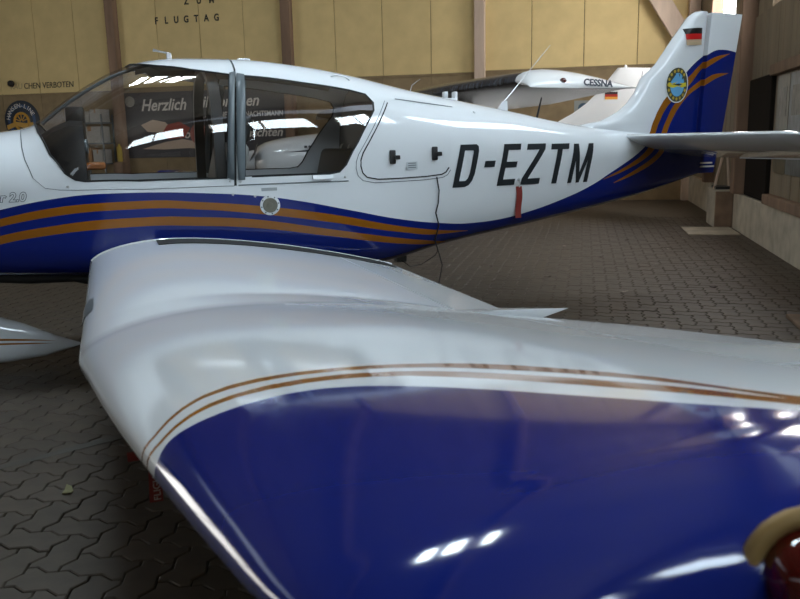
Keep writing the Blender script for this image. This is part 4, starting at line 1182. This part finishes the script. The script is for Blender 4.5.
# ------------------------------------------------------------------ signs and things on the far wall
WF = HM @ Matrix.Translation((0, B_BACK - .014, 0)) @ Matrix.Rotation(math.radians(90), 4, 'X')   # local x = a, y = z, facing the room
def spaced(word, a0, a1, z, size, name, label, cat, dz=0.0, sx=1.0, m_=None):
    root = empty(name, HM @ Matrix.Translation(((a0 + a1) / 2, B_BACK - .014, z)), label, cat)
    n = len(word)
    for k, ch in enumerate(word):
        if ch == ' ': continue
        a = a0 + (a1 - a0) * k / (n - 1)
        o = text('letter_' + ch.lower(), ch, size, m_ or M['paint_black'], WF @ Matrix.Translation((a, z + dz * k, .004)), root, .003, 0, 'CENTER', sx, bold=.006)
    return root

spaced('FLUGTAG', -9.18, -7.76, 3.90, .20, 'wall_lettering', 'black spaced letters reading FLUGTAG high on the cream wall', 'lettering', sx=.8)
spaced('ZUM', -8.44, -7.85, 4.27, .20, 'wall_lettering', 'black spaced letters reading ZUM above the FLUGTAG lettering', 'lettering', sx=.8)
nr = empty('warning_lettering', HM @ Matrix.Translation((-12.2, B_BACK - .014, 2.65)), 'small dark stencilled words CHEN VERBOTEN low on the cream panels', 'lettering')
text('letter_row', 'CHEN VERBOTEN', .185, M['paint_black'], WF @ Matrix.Translation((-12.66, 2.645, .004)), nr, .003, .1, sx=.88)
text('faded_letters', 'RAU', .185, mat('faded_ink', (.42, .33, .18), .7), WF @ Matrix.Translation((-13.02, 2.645, .003)), nr, .002, .1, sx=.88)
kb = hadd('wall_lamp', lathe([(.05, 0), (.075, .03), (.07, .09), (.03, .12), (0, .122)], Matrix.Translation((-12.95, B_BACK - .012, 2.77)) @ Matrix.Rotation(math.radians(90), 4, 'X'), 14), M['black'], smooth=40, recenter=False,
     label='small black wall lamp on the cream panel before the word VERBOTEN', cat='lamp')
# round badge with a ring of letters
bc = (-12.80, 1.93)
bad = empty('round_sign', HM @ Matrix.Translation((bc[0], B_BACK - .02, bc[1])), 'round dark blue wall sign with pale letters around an orange wheel', 'sign')
BM_ = HM @ Matrix.Translation((bc[0], B_BACK - .002, bc[1])) @ Matrix.Rotation(math.radians(90), 4, 'X')
add('disc', lathe([(.46, 0), (.46, .02), (.45, .025), (0, .025)], I4, 40), mat('sign_navy', (.018, .028, .045), .5), parent=bad, frame=BM_, smooth=30)
add('blue_ring', torus(.335, .075, Matrix.Translation((0, 0, .0)) @ Matrix.Diagonal((1, 1, .42, 1)), 40, 8), mat('sign_blue', (.03, .07, .16), .5), parent=bad, frame=BM_, smooth=40)
for k, ch in enumerate('HANSEN-LINE'):
    a = math.radians(168 - k * 14.2)
    text('letter_' + (ch.lower() if ch != '-' else 'dash'), ch, .14, M['banner_text'], BM_ @ Matrix.Translation((.30 * math.cos(a), .30 * math.sin(a), .034)) @ Matrix.Rotation(a - math.pi / 2, 4, 'Z'), bad, .001, 0, 'CENTER')
so = mat('sign_orange', (.55, .30, .04), .5)
add('wheel_rim', torus(.19, .03, Matrix.Translation((0, -.02, .03)), 32, 8), so, parent=bad, frame=BM_, smooth=40)
for k in range(5):
    a = math.radians(20 + 35 * k)
    add('spoke', tube([(0.03 * math.cos(a), .03 * math.sin(a) - .02, .035), (.18 * math.cos(a), .18 * math.sin(a) - .02, .035)], .012, 6), so, parent=bad, frame=BM_)
add('ribbon_scroll', prism([(-.40, -.10), (-.15, -.02), (.1, -.06), (.3, -.04), (.3, -.16), (.1, -.18), (-.15, -.12), (-.38, -.2)], .026, .045, lambda u, v, t: (u, v, t)), so, parent=bad, frame=BM_)

# welcome banner
ban = empty('welcome_banner', HM @ Matrix.Translation((-8.2, B_BACK - .02, .75)), 'dark slate banner with white welcome lettering seen through the cockpit glass', 'banner')
hadd('banner_cloth', gbevel(gbox(-10.28, -6.18, B_BACK - .030, B_BACK - .012, 1.02, 2.46), .004, 1), M['banner'], parent=ban)
BT = HM @ Matrix.Translation((0, B_BACK - .034, 0)) @ Matrix.Rotation(math.radians(90), 4, 'X')
def bt(s, a, z, size, name, sh=0, width=None, bold=0):
    o = text(name, s, size, M['banner_text'], BT @ Matrix.Translation((a, z, 0)), ban, .001, sh, bold=bold)
    if width:
        x1 = max(v.co.x for v in o.data.vertices); o.data.transform(Matrix.Diagonal((width / x1, 1, 1, 1)))
    return o
bt('Herzlich', -9.72, 2.06, .36, 'headline', .32, 1.12, .006)
bt('willkommen', -8.46, 2.10, .34, 'headline', .32, 1.58, .006)
bt('ZUR ANKUNFT WEIHNACHTSMANN', -8.45, 1.87, .16, 'text_line', 0, 2.10, .004)
bt('NAC HL', -7.60, 1.69, .14, 'text_line', 0, .62, .003)
bt('Froehlich Weihnachten', -8.95, 1.44, .26, 'text_line', .3, 2.58, .005)
def bshape(P, m_, name, d=.003):
    hadd(name, prism(P, 0, d, lambda u, v, t: (u, B_BACK - .031 - t, v)), m_, parent=ban)
bshape([(-9.98 + .12 * math.cos(a), 2.27 + .12 * math.sin(a)) for a in [2 * math.pi * k / 20 for k in range(20)]], mat('moon_grey', (.30, .29, .25), .6), 'moon')
bshape([(-9.75, 1.75), (-9.45, 1.86), (-9.15, 1.80), (-9.0, 1.66), (-9.2, 1.56), (-9.6, 1.60)], M['banner_skin'], 'pale_shape')
bshape([(-9.25, 1.55), (-9.1, 1.74), (-8.8, 1.80), (-8.55, 1.66), (-8.7, 1.45), (-9.1, 1.42)], M['banner_red'], 'red_shape', .005)
bshape([(-8.35 + .21 * math.cos(a), 1.52 + .23 * math.sin(a)) for a in [2 * math.pi * k / 20 for k in range(20)]], mat('balloon_red', (.34, .10, .08), .6), 'red_disc', .006)
bshape([(-9.75, 1.22), (-9.2, 1.36), (-8.75, 1.42), (-8.3, 1.34), (-7.9, 1.16), (-8.6, 1.22), (-9.2, 1.20)], M['banner_skin'], 'snow_shape', .004)

# cupboard, cartons and a yellow canister under the banner's left end
cup = empty('storage_rack', HM @ Matrix.Translation((-10.75, B_BACK - .28, 0)), 'grey metal storage rack by the far wall, left of the dark banner', 'rack')
for z in (.45, .9, 1.35, 1.80): hadd('shelf', gbox(-11.12, -10.42, B_BACK - .52, B_BACK - .05, z, z + .03), M['trim_grey'], parent=cup)
for a in (-11.12, -10.45):
    for b in (B_BACK - .52, B_BACK - .08): hadd('upright', gbox(a, a + .03, b, b + .03, 0, 2.0), M['trim_grey'], parent=cup)
for k, (a, z, w, h, mm, lb) in enumerate([(-11.05, 1.83, .30, .24, 'cream_box', 'pale carton on top shelf of the rack, left one'), (-10.73, 1.83, .26, .28, 'cream_box', 'pale carton on top shelf of the rack, right one'), (-11.05, 1.38, .55, .36, 'cream_box', 'wide pale carton on second shelf of the storage rack'),
                                      (-11.02, .93, .24, .34, 'orange_box', 'tan carton on third shelf of the storage rack'), (-10.74, .93, .24, .30, 'cream_box', 'pale carton beside the tan one on third shelf')]):
    cb_ = empty('carton', HM @ Matrix.Translation((a + w / 2, B_BACK - .28, z)), lb, 'carton', 'cartons on the storage rack')
    hadd('box', gbevel(gbox(a, a + w, B_BACK - .48, B_BACK - .10, z, z + h), .006, 1), M[mm], parent=cb_)
    hadd('tape', gbox(a + w * .42, a + w * .58, B_BACK - .482, B_BACK - .10, z + h * .72, z + h + .002), M['orange_box'], parent=cb_)
can_ = empty('canister', HM @ Matrix.Translation((-10.24, B_BACK - .2, .95)), 'tall yellow canister beside the storage rack under the banner', 'canister')
hadd('stand', gbevel(gbox(-10.36, -10.12, B_BACK - .32, B_BACK - .06, 0, .95), .01, 1), M['wood_post'], parent=can_)
hadd('bottle', lathe([(.06, 0), (.065, .02), (.065, .30), (.03, .36), (.025, .40), (0, .40)], Matrix.Translation((-10.24, B_BACK - .19, .95)), 16), M['yellow'], parent=can_, smooth=40)
stk = empty('wall_sticker', HM @ Matrix.Translation((.05, B_BACK - .01, 1.68)), 'pale square sticker with a blue disc on the brown wall', 'sticker')
hadd('sheet', gbox(-.20, .15, B_BACK - .006, B_BACK, 1.66, 1.98), mat('sticker_pale', (.30, .32, .30), .5), parent=stk)
hadd('disc', lathe([(.10, 0), (.10, .003), (0, .003)], Matrix.Translation((-.025, B_BACK - .006, 1.83)) @ Matrix.Rotation(math.radians(90), 4, 'X'), 20), mat('sticker_blue', (.05, .10, .16), .5), parent=stk)

# right-hand wall: footing block, struts, posters, floor slab
ft = empty('footing_block', HM @ Matrix.Translation((1.95, 12.2, 0)), 'square concrete footing block under a wall post by the plinth', 'footing')
hadd('block', gbevel(gbox(1.78, 2.015, 11.9, 12.6, 0, .52), .015, 2), M['concrete'], parent=ft)
hadd('front_face', gbevel(gbox(1.785, 2.015, 11.86, 11.90, .01, .50), .006, 1), M['dark_brown'], parent=ft)  # darker brown sheet covering the front face of the block
for k, (a0, z0, a1, z1) in enumerate(((1.80, .52, 1.95, 1.25), (2.0, .52, 1.93, 1.25))):
    hadd('strut', tube([(a0, 12.15, z0), (a1, 12.15, z1)], .02, 6), M['wood_pale'], parent=ft)
hadd('cap_iron', gbevel(gbox(1.80, 2.01, 12.0, 12.4, .52, .56), .006, 1), M['black'], parent=ft)
sl = hadd('floor_slab', gbevel(gbox(1.35, 1.98, 11.0, 11.85, 0.0, .018), .006, 1), M['concrete'], recenter=True, label='flat concrete slab on the floor before the footing block', cat='slab')
pk = hadd('floor_board', gbevel(gbox(1.42, 1.95, 5.2, 6.05, 0.002, .03), .004, 1), M['dark_brown'], recenter=True, label='brown board lying on the pavers at the right edge', cat='board')
for b0, b1, c, lb in ((9.30, 9.85, (.085, .075, .042), 'yellowish map poster beside the dark wall recess'), (8.65, 9.28, (.12, .135, .14), 'pale blue-grey poster on the right wall under the beam'), (7.6, 8.6, (.02, .045, .075), 'dark blue poster at the right edge of the side wall')):
    po = empty('poster', HM @ Matrix.Translation((A_RIGHT - .01, (b0 + b1) / 2, .85)), lb, 'poster', 'posters on the side wall')
    hadd('sheet', gbox(A_RIGHT - .014, A_RIGHT - .006, b0, b1, .85, 1.88), mat('poster_sheet', c, .35, noise=(7, .5, (1, 3, 1))), parent=po)
    hadd('picture', gbox(A_RIGHT - .017, A_RIGHT - .014, b0 + .10, b1 - .12, 1.45, 1.75), mat('poster_picture', (.10, .09, .07), .4, noise=(9, .8, (1, 3, 1))), parent=po)

# litter on the pavers
lf = [(0.35, 6.9, (.30, .28, .24)), (-.3, 7.6, (.06, .05, .04)), (.75, 8.4, (.34, .32, .28)), (.2, 8.9, (.05, .045, .04)), (-.9, 8.2, (.07, .06, .05)), (1.1, 7.2, (.06, .05, .045)), (-.2, 9.8, (.33, .30, .26)), (.95, 9.6, (.33, .31, .28)), (1.25, 10.6, (.36, .34, .30)), (-2.6, 6.2, (.36, .34, .30)), (-3.3, 7.0, (.34, .30, .26)), (.55, 10.4, (.06, .05, .04)), (-1.9, 2.55, (.25, .24, .12)), (-1.55, 2.75, (.20, .19, .16))]
wherel = ['behind the trailing edge', 'near the cable', 'in the middle of the aisle', 'past the middle of the aisle', 'below the tail boom', 'near the right wall', 'under the registration', 'under the rear fuselage', 'near the concrete slab', 'left of the wing by the nose wheel', 'beyond the nose wheel fairing', 'before the slab', 'lowest left on the dark pavers', 'on the dark pavers by the wing edge']
lmats = {}
for (a, b, c), wl in zip(lf, wherel):
    n = 7; P = []
    ph = random.uniform(0, 6)
    for k in range(n):
        t = 2 * math.pi * k / n; r = random.uniform(.6, 1.1) * .028
        P.append((r * 1.5 * math.cos(t), r * .8 * math.sin(t)))
    if c not in lmats: lmats[c] = mat('litter', c, .8)
    add('leaf_scrap', prism(P, .0015, .006, lambda u, v, t: (u, v, t + .012 * abs(u) / .04)), lmats[c], frame=HM @ Matrix.Translation((a, b, 0)) @ Matrix.Rotation(ph, 4, 'Z'), label=('pale' if c[0] > .15 else 'dark') + ' scrap of leaf litter ' + wl, cat='leaf', group='leaf scraps on the pavers')
